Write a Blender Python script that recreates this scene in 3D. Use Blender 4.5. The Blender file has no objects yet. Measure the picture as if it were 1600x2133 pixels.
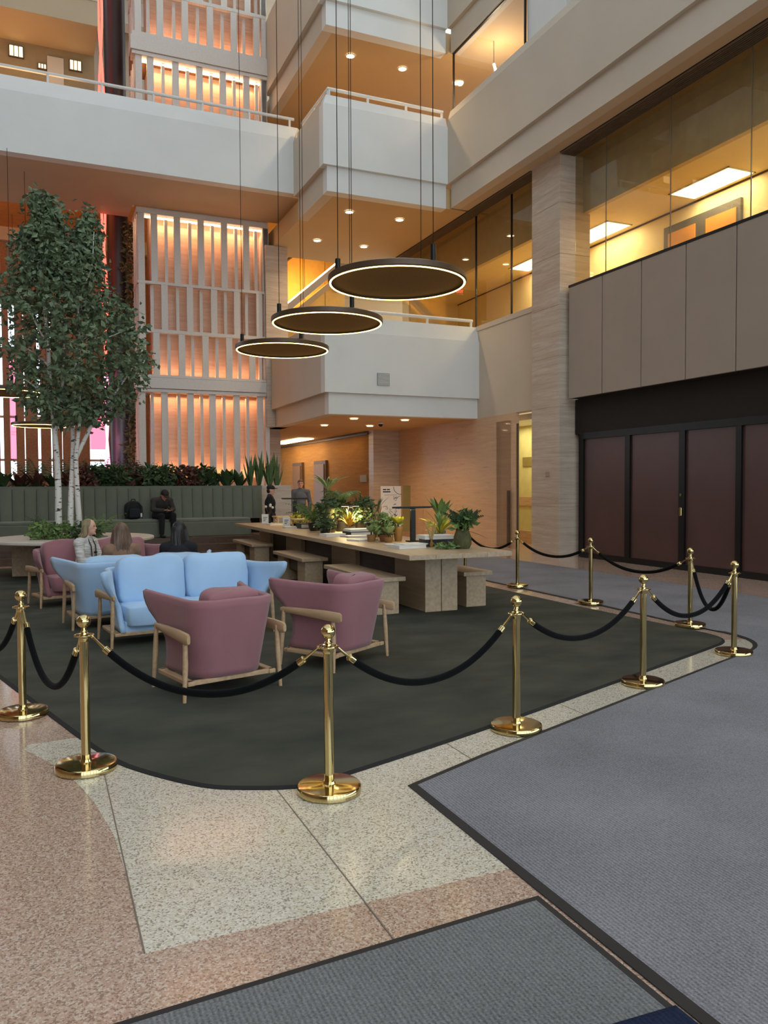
import bpy, bmesh, math, random
from mathutils import Vector, Matrix, noise as mnoise
random.seed(7)
PI = math.pi
scene = bpy.context.scene
COL = scene.collection

# ------------------------------------------------------------------ camera
CAM_H = 1.65
FOCAL_PX = 1645.0
yaw, pit, roll = math.radians(23.54), math.radians(1.94), math.radians(-0.285)
Fv = Vector((math.sin(yaw)*math.cos(pit), math.cos(yaw)*math.cos(pit), -math.sin(pit)))
R0 = Vector((math.cos(yaw), -math.sin(yaw), 0)); U0 = R0.cross(Fv)
Rv = R0*math.cos(roll) + U0*math.sin(roll); Uv = U0*math.cos(roll) - R0*math.sin(roll)
cam = bpy.data.cameras.new('camera'); cam.sensor_fit = 'VERTICAL'; cam.sensor_height = 36.0
cam.lens = FOCAL_PX/2133*36.0; cam.clip_start = 0.05; cam.clip_end = 300
camo = bpy.data.objects.new('camera', cam); COL.objects.link(camo)
camo.matrix_world = Matrix(((Rv.x, Uv.x, -Fv.x, 0), (Rv.y, Uv.y, -Fv.y, 0), (Rv.z, Uv.z, -Fv.z, CAM_H), (0, 0, 0, 1)))
scene.camera = camo

# ------------------------------------------------------------------ world, exposure
scene.view_settings.view_transform = 'Standard'; scene.view_settings.look = 'None'
scene.view_settings.gamma = 1.0; scene.view_settings.exposure = EXPOSURE = 0.62
scene.view_settings.use_curve_mapping = False
w = bpy.data.worlds.new('sky'); scene.world = w; w.use_nodes = True
bg = w.node_tree.nodes['Background']; bg.inputs[0].default_value = (0.75, 0.89, 1.0, 1); bg.inputs[1].default_value = 1.75

# ------------------------------------------------------------------ helpers
def S(r, g, b):
    def c(v):
        v /= 255.0
        return v/12.92 if v <= 0.04045 else ((v+0.055)/1.055)**2.4
    return (c(r), c(g), c(b), 1.0)

MATS = {}
def newmat(name):
    m = bpy.data.materials.new(name); m.use_nodes = True; MATS[name] = m
    return m, m.node_tree, m.node_tree.nodes['Principled BSDF']

def mat(name, col, rough=0.6, metal=0.0, var=0.08, vscale=4.0, stretch=(1, 1, 1), bump=0.0, bscale=40.0,
        emit=None, estr=0.0, sheen=0.0, coat=0.0, col2=None, detail=4.0, spec=None, trans=0.0):
    m, nt, b = newmat(name); N, K = nt.nodes, nt.links
    b.inputs['Roughness'].default_value = rough; b.inputs['Metallic'].default_value = metal
    if spec is not None: b.inputs['Specular IOR Level'].default_value = spec
    if sheen: b.inputs['Sheen Weight'].default_value = sheen
    if coat: b.inputs['Coat Weight'].default_value = coat; b.inputs['Coat Roughness'].default_value = 0.1
    if trans: b.inputs['Subsurface Weight'].default_value = trans; b.inputs['Subsurface Radius'].default_value = (.02, .02, .01)
    tc = N.new('ShaderNodeTexCoord'); mp = N.new('ShaderNodeMapping'); mp.inputs['Scale'].default_value = stretch
    K.new(tc.outputs['Object'], mp.inputs['Vector'])
    nz = N.new('ShaderNodeTexNoise'); nz.inputs['Scale'].default_value = vscale; nz.inputs['Detail'].default_value = detail
    K.new(mp.outputs[0], nz.inputs['Vector'])
    mx = N.new('ShaderNodeMix'); mx.data_type = 'RGBA'
    a = tuple(max(0, c*(1-var)) for c in col[:3]) + (1,)
    c2 = col2 if col2 else tuple(min(1, c*(1+var)) for c in col[:3]) + (1,)
    if col2: a = col
    mx.inputs['A'].default_value = a; mx.inputs['B'].default_value = c2
    rp = N.new('ShaderNodeMapRange'); rp.inputs['From Min'].default_value = .3; rp.inputs['From Max'].default_value = .7
    K.new(nz.outputs['Fac'], rp.inputs['Value']); K.new(rp.outputs[0], mx.inputs['Factor'])
    K.new(mx.outputs['Result'], b.inputs['Base Color'])
    if bump:
        n2 = N.new('ShaderNodeTexNoise'); n2.inputs['Scale'].default_value = bscale; n2.inputs['Detail'].default_value = 3
        K.new(mp.outputs[0], n2.inputs['Vector'])
        bp = N.new('ShaderNodeBump'); bp.inputs['Strength'].default_value = bump; bp.inputs['Distance'].default_value = .01
        K.new(n2.outputs['Fac'], bp.inputs['Height']); K.new(bp.outputs[0], b.inputs['Normal'])
    if emit:
        b.inputs['Emission Color'].default_value = emit; b.inputs['Emission Strength'].default_value = estr
    return m

def emis(name, col, strength):
    m = bpy.data.materials.new(name); m.use_nodes = True; MATS[name] = m
    nt = m.node_tree; nt.nodes.clear()
    e = nt.nodes.new('ShaderNodeEmission'); e.inputs[0].default_value = col; e.inputs[1].default_value = strength
    o = nt.nodes.new('ShaderNodeOutputMaterial'); nt.links.new(e.outputs[0], o.inputs[0])
    return m

def glassmat(name, tint=(1, 1, 1, 1), refl=1.0):
    m = bpy.data.materials.new(name); m.use_nodes = True; MATS[name] = m
    nt = m.node_tree; nt.nodes.clear(); N, K = nt.nodes, nt.links
    t = N.new('ShaderNodeBsdfTransparent'); t.inputs[0].default_value = tint
    g = N.new('ShaderNodeBsdfGlossy'); g.inputs['Roughness'].default_value = 0.01
    lw = N.new('ShaderNodeLayerWeight'); lw.inputs[0].default_value = .5
    pw = N.new('ShaderNodeMath'); pw.operation = 'POWER'; pw.inputs[1].default_value = 4.0; K.new(lw.outputs['Facing'], pw.inputs[0])
    mu = N.new('ShaderNodeMath'); mu.operation = 'MULTIPLY_ADD'; mu.inputs[1].default_value = .7*refl; mu.inputs[2].default_value = .04*refl
    K.new(pw.outputs[0], mu.inputs[0])
    mx = N.new('ShaderNodeMixShader'); o = N.new('ShaderNodeOutputMaterial')
    K.new(mu.outputs[0], mx.inputs[0]); K.new(t.outputs[0], mx.inputs[1]); K.new(g.outputs[0], mx.inputs[2]); K.new(mx.outputs[0], o.inputs[0])
    return m

class MB:
    """collects shapes; build() links them as ONE mesh object"""
    def __init__(s): s.v = []; s.f = []
    def add(s, vs, fs):
        o = len(s.v); s.v += [tuple(p) for p in vs]; s.f += [tuple(i+o for i in f) for f in fs]; return s
    def box(s, x0, x1, y0, y1, z0, z1):
        vs = [(x, y, z) for z in (z0, z1) for x, y in ((x0, y0), (x1, y0), (x1, y1), (x0, y1))]
        return s.add(vs, [(0, 3, 2, 1), (4, 5, 6, 7), (0, 1, 5, 4), (1, 2, 6, 5), (2, 3, 7, 6), (3, 0, 4, 7)])
    def bbox(s, x0, x1, y0, y1, z0, z1, b=.01):
        """box with chamfered edges"""
        bm = bmesh.new(); vs = [bm.verts.new(p) for p in [(x, y, z) for z in (z0, z1) for x, y in ((x0, y0), (x1, y0), (x1, y1), (x0, y1))]]
        for f in [(0, 3, 2, 1), (4, 5, 6, 7), (0, 1, 5, 4), (1, 2, 6, 5), (2, 3, 7, 6), (3, 0, 4, 7)]: bm.faces.new([vs[i] for i in f])
        bmesh.ops.bevel(bm, geom=bm.edges[:], offset=b, segments=2, affect='EDGES', profile=.5)
        bm.verts.index_update()
        s.add([v.co[:] for v in bm.verts], [tuple(v.index for v in f.verts) for f in bm.faces]); bm.free(); return s
    def prism(s, poly, z0, z1):
        n = len(poly)
        vs = [(p[0], p[1], z0) for p in poly] + [(p[0], p[1], z1) for p in poly]
        fs = [tuple(range(n-1, -1, -1)), tuple(range(n, 2*n))] + [(i, (i+1) % n, n+(i+1) % n, n+i) for i in range(n)]
        return s.add(vs, fs)
    def hexa(s, p):  # 8 points: bottom 4 ccw, top 4
        return s.add(p, [(0, 3, 2, 1), (4, 5, 6, 7), (0, 1, 5, 4), (1, 2, 6, 5), (2, 3, 7, 6), (3, 0, 4, 7)])
    def lathe(s, prof, n=24, c=(0, 0, 0), axis=None, cap=True):
        """profile [(r,z)]; closed caps when r=0"""
        M = axis if axis else Matrix.Identity(3); c = Vector(c); vs = []; fs = []
        for r, z in prof:
            for i in range(n):
                a = 2*PI*i/n; vs.append(c + M @ Vector((r*math.cos(a), r*math.sin(a), z)))
        for k in range(len(prof)-1):
            for i in range(n):
                j = (i+1) % n; fs.append((k*n+i, k*n+j, (k+1)*n+j, (k+1)*n+i))
        if cap: fs.append(tuple(range(n-1, -1, -1))); fs.append(tuple((len(prof)-1)*n+i for i in range(n)))
        return s.add(vs, fs)
    def cyl(s, a, b, r0, r1=None, n=12):
        return s.tube([a, b], [r0, r0 if r1 is None else r1], n)
    def tube(s, pts, rs, n=8, flat=None):
        pts = [Vector(p) for p in pts]
        if not isinstance(rs, (list, tuple)): rs = [rs]*len(pts)
        vs = []; fs = []; up = None
        for i, p in enumerate(pts):
            d = (pts[min(i+1, len(pts)-1)] - pts[max(i-1, 0)])
            if d.length < 1e-9: d = Vector((0, 0, 1))
            d.normalize()
            if up is None:
                up = Vector((0, 0, 1)) if abs(d.z) < .95 else Vector((0, 1, 0))
            e1 = d.cross(up)
            if e1.length < 1e-6: e1 = d.cross(Vector((1, 0, 0)))
            e1.normalize(); e2 = e1.cross(d); up = e2
            for k in range(n):
                a = 2*PI*k/n; vs.append(p + (e1*math.cos(a) + e2*math.sin(a)*(flat or 1))*rs[i])
        for i in range(len(pts)-1):
            for k in range(n):
                j = (k+1) % n; fs.append((i*n+k, i*n+j, (i+1)*n+j, (i+1)*n+k))
        fs.append(tuple(range(n-1, -1, -1))); fs.append(tuple((len(pts)-1)*n+k for k in range(n)))
        return s.add(vs, fs)
    def torus(s, R, r, c=(0, 0, 0), n=48, m=8, sq=1.0):
        vs = []; fs = []
        for i in range(n):
            a = 2*PI*i/n
            for k in range(m):
                b = 2*PI*k/m; q = R + r*math.cos(b)
                vs.append((c[0]+q*math.cos(a), c[1]+q*math.sin(a), c[2]+r*sq*math.sin(b)))
        for i in range(n):
            for k in range(m):
                fs.append((i*m+k, ((i+1) % n)*m+k, ((i+1) % n)*m+(k+1) % m, i*m+(k+1) % m))
        return s.add(vs, fs)
    def ball(s, c, r, n=12, m=8, rot=None):
        if not isinstance(r, (tuple, list)): r = (r, r, r)
        c = Vector(c); vs = []; fs = []
        for k in range(1, m):
            t = PI*k/m
            for i in range(n):
                a = 2*PI*i/n; q = Vector((r[0]*math.sin(t)*math.cos(a), r[1]*math.sin(t)*math.sin(a), r[2]*math.cos(t)))
                vs.append(c + (rot @ q if rot else q))
        q = Vector((0, 0, r[2])); top = len(vs); vs.append(c + (rot @ q if rot else q)); vs.append(c - (rot @ q if rot else q))
        for k in range(m-2):
            for i in range(n):
                j = (i+1) % n; fs.append((k*n+i, (k+1)*n+i, (k+1)*n+j, k*n+j))
        for i in range(n):
            j = (i+1) % n; fs.append((top, i, j)); fs.append((top+1, (m-2)*n+j, (m-2)*n+i))
        return s.add(vs, fs)
    def cushion(s, cx, cy, cz, w, d, h, p=4.0, n=28, m=14, rot=None, puff=.0, seed=0, wr=.0):
        """superellipsoid pillow with wrinkles"""
        vs = []; fs = []
        def sg(v, e): return math.copysign(abs(v)**e, v)
        e = 2.0/p
        for k in range(m+1):
            t = -PI/2 + PI*k/m
            for i in range(n):
                a = 2*PI*i/n
                x = sg(math.cos(t), e)*sg(math.cos(a), e); y = sg(math.cos(t), e)*sg(math.sin(a), e); z = sg(math.sin(t), e)
                q = Vector((x*w/2, y*d/2, z*h/2))
                if puff: q.y += puff*(1-(x*x))*(1-z*z)*y
                if wr:
                    dd = mnoise.noise(Vector((q.x*5+seed, q.y*5, q.z*9)))*wr; q += Vector((0, dd*(1 if y > 0 else -1), dd*.5))
                if rot: q = rot @ q
                vs.append((cx+q.x, cy+q.y, cz+q.z))
        for k in range(m):
            for i in range(n):
                j = (i+1) % n; fs.append((k*n+i, k*n+j, (k+1)*n+j, (k+1)*n+i))
        return s.add(vs, fs)
    def xform(s, M):
        s.v = [tuple(M @ Vector(p)) for p in s.v]; return s
    def mesh(s, name):
        me = bpy.data.meshes.new(name); me.from_pydata(s.v, [], s.f); me.update(); return me
    def build(s, name, m, parent=None, smooth=False, loc=None, rotz=0):
        me = s.mesh(name)
        if smooth:
            bm = bmesh.new(); bm.from_mesh(me); bmesh.ops.recalc_face_normals(bm, faces=bm.faces); bm.to_mesh(me); bm.free()
            for p in me.polygons: p.use_smooth = True
            if smooth != 'all':
                try: me.set_sharp_from_angle(angle=math.radians(42))
                except Exception: pass
        me.materials.append(MATS[m] if isinstance(m, str) else m)
        return obj(name, me, parent, loc, rotz)

def obj(name, me, parent=None, loc=None, rotz=0):
    o = bpy.data.objects.new(name, me); COL.objects.link(o)
    if parent: o.parent = parent
    if loc: o.location = loc
    if rotz: o.rotation_euler = (0, 0, rotz)
    return o
def tag(o, label=None, cat=None, group=None, kind=None):
    if label: o['label'] = label
    if cat: o['category'] = cat
    if group: o['group'] = group
    if kind: o['kind'] = kind
    return o
def thing(name, label, cat, loc=(0, 0, 0), rotz=0, group=None):
    o = bpy.data.objects.new(name, None); COL.objects.link(o); o.empty_display_size = .1
    o.location = loc; o.rotation_euler = (0, 0, rotz); return tag(o, label, cat, group)
def copy_tree(o, parent=None):
    c = o.copy(); COL.objects.link(c); c.parent = parent
    for ch in list(o.children): copy_tree(ch, c)
    return c
def struct(mb, name, m, label=None, parent=None):
    o = mb.build(name, m, parent)
    if parent is None: tag(o, label, None, None, 'structure')
    return o
def structure(name, label):
    o = bpy.data.objects.new(name, None); COL.objects.link(o); return tag(o, label, None, None, 'structure')
def lamp(kind, name, loc, energy, col, parent=None, size=.1, size_y=None, rot=(0, 0, 0), spot=None, blend=.6, spread=None):
    l = bpy.data.lights.new(name, kind); l.energy = energy; l.color = col[:3]
    if kind == 'AREA':
        l.size = size
        if size_y: l.shape = 'RECTANGLE'; l.size_y = size_y
        if spread: l.spread = spread
    else: l.shadow_soft_size = size
    if kind == 'SPOT': l.spot_size = spot; l.spot_blend = blend
    o = bpy.data.objects.new(name, l); COL.objects.link(o); o.location = loc; o.rotation_euler = rot
    if parent: o.parent = parent
    return o
def wood(name, c1, c2, rough=.5, sc=3.0, st=(8, 1, 8)):
    return mat(name, c1, rough, col2=c2, vscale=sc, stretch=st, bump=.08, bscale=12)

# ------------------------------------------------------------------ materials
def terrazzo(name, base, chips, scale=140.0):
    m, nt, b = newmat(name); N, K = nt.nodes, nt.links
    tc = N.new('ShaderNodeTexCoord'); vo = N.new('ShaderNodeTexVoronoi'); vo.inputs['Scale'].default_value = scale
    K.new(tc.outputs['Object'], vo.inputs['Vector'])
    sep = N.new('ShaderNodeSeparateColor'); K.new(vo.outputs['Color'], sep.inputs[0])
    cr = N.new('ShaderNodeValToRGB'); cr.color_ramp.interpolation = 'CONSTANT'
    els = cr.color_ramp.elements; els[0].position = 0; els[0].color = chips[0][1]; els[1].position = chips[1][0]; els[1].color = chips[1][1]
    for p, c in chips[2:]:
        e = els.new(p); e.color = c
    K.new(sep.outputs[0], cr.inputs[0])
    nz = N.new('ShaderNodeTexNoise'); nz.inputs['Scale'].default_value = 1.3; nz.inputs['Detail'].default_value = 3; K.new(tc.outputs['Object'], nz.inputs['Vector'])
    mx = N.new('ShaderNodeMix'); mx.data_type = 'RGBA'; mx.blend_type = 'MULTIPLY'; mx.inputs['Factor'].default_value = .22
    K.new(cr.outputs[0], mx.inputs['A']); K.new(nz.outputs['Color'], mx.inputs['B']); 
    m2 = N.new('ShaderNodeMix'); m2.data_type = 'RGBA'; m2.inputs['Factor'].default_value = .3
    K.new(cr.outputs[0], m2.inputs['A']); m2.inputs['B'].default_value = base
    K.new(m2.outputs['Result'], b.inputs['Base Color']); b.inputs['Roughness'].default_value = .13
    b.inputs['Specular IOR Level'].default_value = .5
    return m
terrazzo('terrazzo_pink', S(190, 160, 140), [(0, S(134, 104, 88)), (.2, S(188, 152, 130)), (.5, S(202, 172, 150)), (.8, S(220, 202, 184))])
terrazzo('terrazzo_cream', S(216, 205, 184), [(0, S(128, 112, 94)), (.16, S(204, 190, 166)), (.46, S(224, 214, 194)), (.82, S(236, 230, 216))])

def ribcarpet(name, c1, c2, rib=110.0, direction='X'):
    m, nt, b = newmat(name); N, K = nt.nodes, nt.links
    tc = N.new('ShaderNodeTexCoord'); n1 = N.new('ShaderNodeTexNoise'); n1.inputs['Scale'].default_value = 130; n1.inputs['Detail'].default_value = 2
    n2 = N.new('ShaderNodeTexNoise'); n2.inputs['Scale'].default_value = 1.1; n2.inputs['Detail'].default_value = 5
    wv = N.new('ShaderNodeTexWave'); wv.inputs['Scale'].default_value = rib/PI/2; wv.bands_direction = direction; wv.inputs['Distortion'].default_value = 1.5; wv.inputs['Detail Scale'].default_value = 4
    for n in (n1, n2, wv): K.new(tc.outputs['Object'], n.inputs['Vector'])
    ad = N.new('ShaderNodeMath'); ad.operation = 'MULTIPLY_ADD'; ad.inputs[1].default_value = .85
    hf = N.new('ShaderNodeMath'); hf.operation = 'MULTIPLY_ADD'; hf.inputs[1].default_value = .45; hf.inputs[2].default_value = .27; K.new(n2.outputs['Fac'], hf.inputs[0])
    K.new(n1.outputs['Fac'], ad.inputs[0]); K.new(hf.outputs[0], ad.inputs[2])
    a2 = N.new('ShaderNodeMath'); a2.operation = 'MULTIPLY_ADD'; a2.inputs[1].default_value = .22
    K.new(wv.outputs['Fac'], a2.inputs[0]); K.new(ad.outputs[0], a2.inputs[2])
    rp = N.new('ShaderNodeMapRange'); rp.inputs['From Min'].default_value = .62; rp.inputs['From Max'].default_value = 1.42
    K.new(a2.outputs[0], rp.inputs['Value'])
    mx = N.new('ShaderNodeMix'); mx.data_type = 'RGBA'; mx.inputs['A'].default_value = c1; mx.inputs['B'].default_value = c2
    K.new(rp.outputs[0], mx.inputs['Factor']); K.new(mx.outputs['Result'], b.inputs['Base Color'])
    b.inputs['Roughness'].default_value = .95; b.inputs['Specular IOR Level'].default_value = .1
    bp = N.new('ShaderNodeBump'); bp.inputs['Strength'].default_value = .35; bp.inputs['Distance'].default_value = .004
    K.new(a2.outputs[0], bp.inputs['Height']); K.new(bp.outputs[0], b.inputs['Normal'])
    return m
ribcarpet('mat_grey', S(82, 81, 83), S(166, 162, 166))
ribcarpet('mat_grey_dark', S(74, 74, 74), S(150, 149, 148))
ribcarpet('mat_navy', S(24, 30, 48), S(44, 52, 76))
mat('rubber', S(42, 38, 36), .7, var=.15)
mat('rug_green', S(84, 83, 72), .95, col2=S(65, 65, 57), vscale=1.6, stretch=(1, 1.5, 1), bump=.3, bscale=160, spec=.1)
mat('rug_edge', S(26, 24, 22), .85)
mat('brass', (0.70, 0.56, 0.27, 1), .09, 1.0, var=.05)
mat('brass_strip', S(128, 112, 98), .5)
mat('velvet_black', S(12, 12, 13), .95, sheen=.03, bump=.1, bscale=120, spec=.1)
mat('paint_white', S(226, 225, 220), .55, var=.025, vscale=1.2)
mat('paint_warm_and_shade', S(204, 190, 170), .6, var=.03, vscale=1.0)  # parapet sides: white paint with shade put into the colour; elsewhere warm paint
mat('soffit', S(196, 170, 138), .65, var=.03, vscale=1.0)
mat('ceiling_tan', S(200, 168, 122), .7, var=.03, vscale=1.0)
mat('panel_taupe', S(162, 145, 129), .5, var=.03, vscale=1.5)
mat('black_metal', S(20, 19, 18), .4, .3)
mat('dark_wall', S(32, 24, 18), .8, var=.1)
mat('door_maroon', S(86, 58, 54), .38, var=.1, vscale=1.5, spec=.5)
def travertine(name, c1, c2, c3):
    m, nt, b = newmat(name); N, K = nt.nodes, nt.links
    tc = N.new('ShaderNodeTexCoord'); mp = N.new('ShaderNodeMapping'); mp.inputs['Scale'].default_value = (.5, .5, 7)
    K.new(tc.outputs['Object'], mp.inputs[0])
    n1 = N.new('ShaderNodeTexNoise'); n1.inputs['Scale'].default_value = 1.6; n1.inputs['Detail'].default_value = 8; n1.inputs['Roughness'].default_value = .7; n1.inputs['Distortion'].default_value = .5
    n2 = N.new('ShaderNodeTexNoise'); n2.inputs['Scale'].default_value = 5; n2.inputs['Detail'].default_value = 6
    K.new(mp.outputs[0], n1.inputs['Vector']); K.new(mp.outputs[0], n2.inputs['Vector'])
    cr = N.new('ShaderNodeValToRGB'); e = cr.color_ramp.elements; e[0].position = .34; e[0].color = c1; e[1].position = .56; e[1].color = c2; q = e.new(.72); q.color = c3
    K.new(n1.outputs['Fac'], cr.inputs[0])
    c4 = N.new('ShaderNodeValToRGB'); e = c4.color_ramp.elements; e[0].position = .30; e[0].color = (.45, .4, .36, 1); e[1].position = .38; e[1].color = (1, 1, 1, 1)
    K.new(n2.outputs['Fac'], c4.inputs[0])
    mx = N.new('ShaderNodeMix'); mx.data_type = 'RGBA'; mx.blend_type = 'MULTIPLY'; mx.inputs['Factor'].default_value = .4
    K.new(cr.outputs[0], mx.inputs['A']); K.new(c4.outputs[0], mx.inputs['B']); K.new(mx.outputs['Result'], b.inputs['Base Color'])
    b.inputs['Roughness'].default_value = .38
    return m
travertine('travertine', S(180, 158, 136), S(200, 182, 162), S(214, 202, 186))
travertine('travertine_wall', S(200, 164, 128), S(210, 176, 140), S(218, 188, 154))
wood('slat_grey', S(212, 203, 194), S(222, 214, 206), .5)
wood('slat_brown', S(140, 98, 60), S(166, 120, 76), .5)
wood('oak', S(182, 146, 108), S(204, 170, 132), .45)
wood('ash_table', S(176, 148, 116), S(196, 170, 138), .42, 2.2, (10, .6, 10))
wood('dark_walnut', S(74, 56, 42), S(98, 74, 54), .5)
mat('fabric_blue', S(176, 206, 236), .9, var=.05, vscale=3, bump=.12, bscale=220, sheen=.25, spec=.2)
mat('fabric_pink', S(158, 108, 112), .9, var=.06, vscale=3, bump=.12, bscale=220, sheen=.25, spec=.2)
mat('fabric_green', S(112, 115, 101), .9, var=.08, vscale=3, sheen=.2, spec=.2)
mat('disc_felt', S(146, 110, 60), .9, var=.1, vscale=30)
mat('disc_rim', S(92, 72, 54), .4, .3)
emis('led_ring', (1.0, .74, .22, 1), 6.5)
emis('downlight_lens', (1.0, .86, .62, 1), 9.0)
emis('troffer_lens', (1.0, .86, .56, 1), 3.2)
emis('led_strip', (1.0, .72, .42, 1), 6.0)
emis('neon_red', (1.0, .10, .07, 1), 2.4)
emis('neon_pink', (1.0, .30, .48, 1), 2.2)
travertine('stone_amber_lit', S(146, 102, 46), S(158, 114, 56), S(168, 126, 68))  # same stone as the bay wall, amber light put into its colour
MATS['stone_amber_lit'].node_tree.nodes['Principled BSDF'].inputs['Roughness'].default_value = .85
glassmat('glass')
glassmat('glass_dark', (.86, .82, .72, 1))
# ================================================================== SETTING
# ---- floor
fl = structure('floor', 'polished terrazzo floor with pink field and cream inlay')
MB().box(-14, 16, -9, 44, -.2, 0).build('terrazzo_field', 'terrazzo_pink', fl)
cream = [(.31, 2.85), (7.4, 2.85), (7.4, 5.95), (6.2, 6.25), (5.0, 6.0), (4.0, 5.8), (-.1, 5.5), (-.12, 5.40), (.02, 5.1), (.14, 4.75), (.23, 4.35), (.29, 3.9), (.31, 3.4)]
MB().prism(cream, 0, .002).build('terrazzo_inlay', 'terrazzo_cream', fl)
for a, b in (((.31, 2.85), (.31, 4.75)), ((1.15, 2.5), (1.15, 4.2)), ((2.35, 3.0), (2.35, 4.6)), ((3.55, 4.0), (3.55, 5.2)), ((4.75, 4.4), (4.75, 5.6)), ((6.55, 6.7), (6.95, 6.7)), ((6.55, 8.9), (6.95, 8.9))):
    d = Vector((b[0]-a[0], b[1]-a[1], 0)).normalized(); n = Vector((-d.y, d.x, 0))*.003
    MB().prism([(a[0]-n.x, a[1]-n.y), (b[0]-n.x, b[1]-n.y), (b[0]+n.x, b[1]+n.y), (a[0]+n.x, a[1]+n.y)], .0, .0035).build('divider_strip', 'brass_strip', fl)

# ---- right side: storefront under a panelled parapet, pillar, back bay
XP, XG, XB = 10.93, 11.21, 11.10
wr = structure('wall_right', 'dark fascia and taupe panelled parapet along the right side')
MB().box(XG, 11.6, -8, 14.8, 2.78, 3.57).build('fascia', 'dark_wall', wr)
MB().box(XP+.06, XG+.1, -8, 14.68, 3.57, 6.04).build('backing', 'dark_wall', wr)
MB().box(XP-.01, XG+.15, -8, 14.68, 6.04, 6.09).build('coping', 'black_metal', wr)
edges = [14.68, 13.53, 12.35, 11.18, 10.03, 8.87, 7.71, 6.55, 5.39, 4.23, 3.07, 1.9]
for a, b in zip(edges[1:], edges[:-1]):
    MB().bbox(XP, XP+.07, a+.012, b-.012, 3.57, 6.04, .004).build('wall_panel', 'panel_taupe', wr)
MB().box(XG+.12, 11.7, 14.62, 14.82, 0, 2.78).build('side_return', 'dark_wall', wr)

# storefront: each leaf a framed maroon pane
sf = structure('door_1', 'dark framed storefront doors with maroon panes')
ys = [14.55, 13.04, 11.52, 10.19, 8.86, 7.53, 6.2, 4.87, 3.54]
MB().box(XG, XG+.12, 3.5, 14.62, 0, .12).build('door_sill', 'black_metal', sf)
MB().box(XG-.02, XG+.12, 3.5, 14.62, 2.66, 2.80).build('door_head', 'black_metal', sf)
for i, y in enumerate(ys):
    wd = .06 if i not in (1, 2) else .075
    MB().box(XG-.015, XG+.11, y-wd, y+wd, .12, 2.66).build('door_post', 'black_metal', sf)
for a, b in zip(ys[1:], ys[:-1]):
    MB().box(XG+.03, XG+.07, a+.06, b-.06, .12, 2.66).build('door_pane', 'door_maroon', sf)
h = MB().bbox(XG-.05, XG-.012, 11.49, 11.55, 1.04, 1.20, .008).build('door_handle', 'brass', sf)
MB().cyl((XG-.04, 11.52, 1.44), (XG-.012, 11.52, 1.44), .03, n=14).build('door_lock', 'brass', sf, True)

pl = structure('wall_pillar', 'tall travertine pillar between storefront and glazed office bay')
for k in range(8):
    z0 = k*1.14; z1 = min(9.07, z0+1.14)
    MB().bbox(10.79, 11.62, 14.82, 15.92, z0+.002, z1-.002, .004).build('stone_slab', 'travertine', pl)
MB().box(10.80, 11.61, 14.83, 15.91, 0, 9.07).build('pillar_core', 'travertine', pl)
# back bay: parapet, travertine wall with doorway, glass over
wb = structure('wall_bay', 'painted parapet and travertine wall beyond the pillar')
MB().box(XB, XB+.3, 15.92, 19.6, 3.48, 5.86).build('bay_parapet', 'paint_warm_and_shade', wb)
MB().box(XB-.02, XB+.35, 15.92, 19.2, 5.86, 5.99).build('parapet_cap', 'paint_warm_and_shade', wb)
MB().box(XB, XB+.09, 17.07, 24.3, 0, 3.48).build('stone_wall', 'travertine_wall', wb)
MB().box(10.17, XB+.3, 24.2, 24.6, 0, 3.48).build('stone_return', 'travertine', wb)
MB().box(10.17, 10.5, 24.6, 38, 0, 3.9).build('corridor_wall', 'stone_amber_lit', wb)
MB().box(10.11, 10.17, 24.6, 38, 3.36, 3.42).build('shadow_gap', 'dark_walnut', wb)
# room behind the doorway
dr = structure('wall_doorway', 'small lit room seen through the glass door by the pillar')
MB().box(12.6, 12.8, 15.2, 20.5, 0, 3.4).build('room_wall', mat('room_yellow', S(212, 204, 140), .6), dr)
MB().box(XB+.3, 12.8, 15.2, 20.5, 3.3, 3.45).build('room_ceiling', 'paint_white', dr)
MB().box(XB+.3, 12.8, 20.3, 20.5, 0, 3.4).build('room_end', 'room_yellow', dr)
MB().box(12.56, 12.6, 17.2, 19.9, 1.05, 1.3).build('wall_rail', 'oak', dr)
MB().box(12.5, 12.6, 17.2, 19.9, 0, .35).build('wall_base', 'oak', dr)
pq = tag(MB().bbox(12.57, 12.6, 18.55, 19.0, 2.16, 2.42, .004).build('wall_sign', mat('sign_olive', S(140, 124, 70), .5)), 'small olive sign on the yellow wall inside the doorway', 'sign')
lamp('AREA', 'room_light', (11.95, 18, 3.25), 26, (1, .92, .62), dr, .8, 2.5)
gd = structure('door_2', 'glass door with dark pull bar beside the pillar')
MB().box(XB+.02, XB+.05, 17.01, 17.07, 0, 3.2).build('door_jamb', 'dark_walnut', gd)
MB().box(XB-.02, XB+.0, 17.30, 18.0, .02, 3.3).build('door_pane', 'glass', gd)
MB().box(XB-.09, XB-.04, 17.28, 17.36, .1, 1.5).build('pull_bar', 'dark_walnut', gd)
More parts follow.
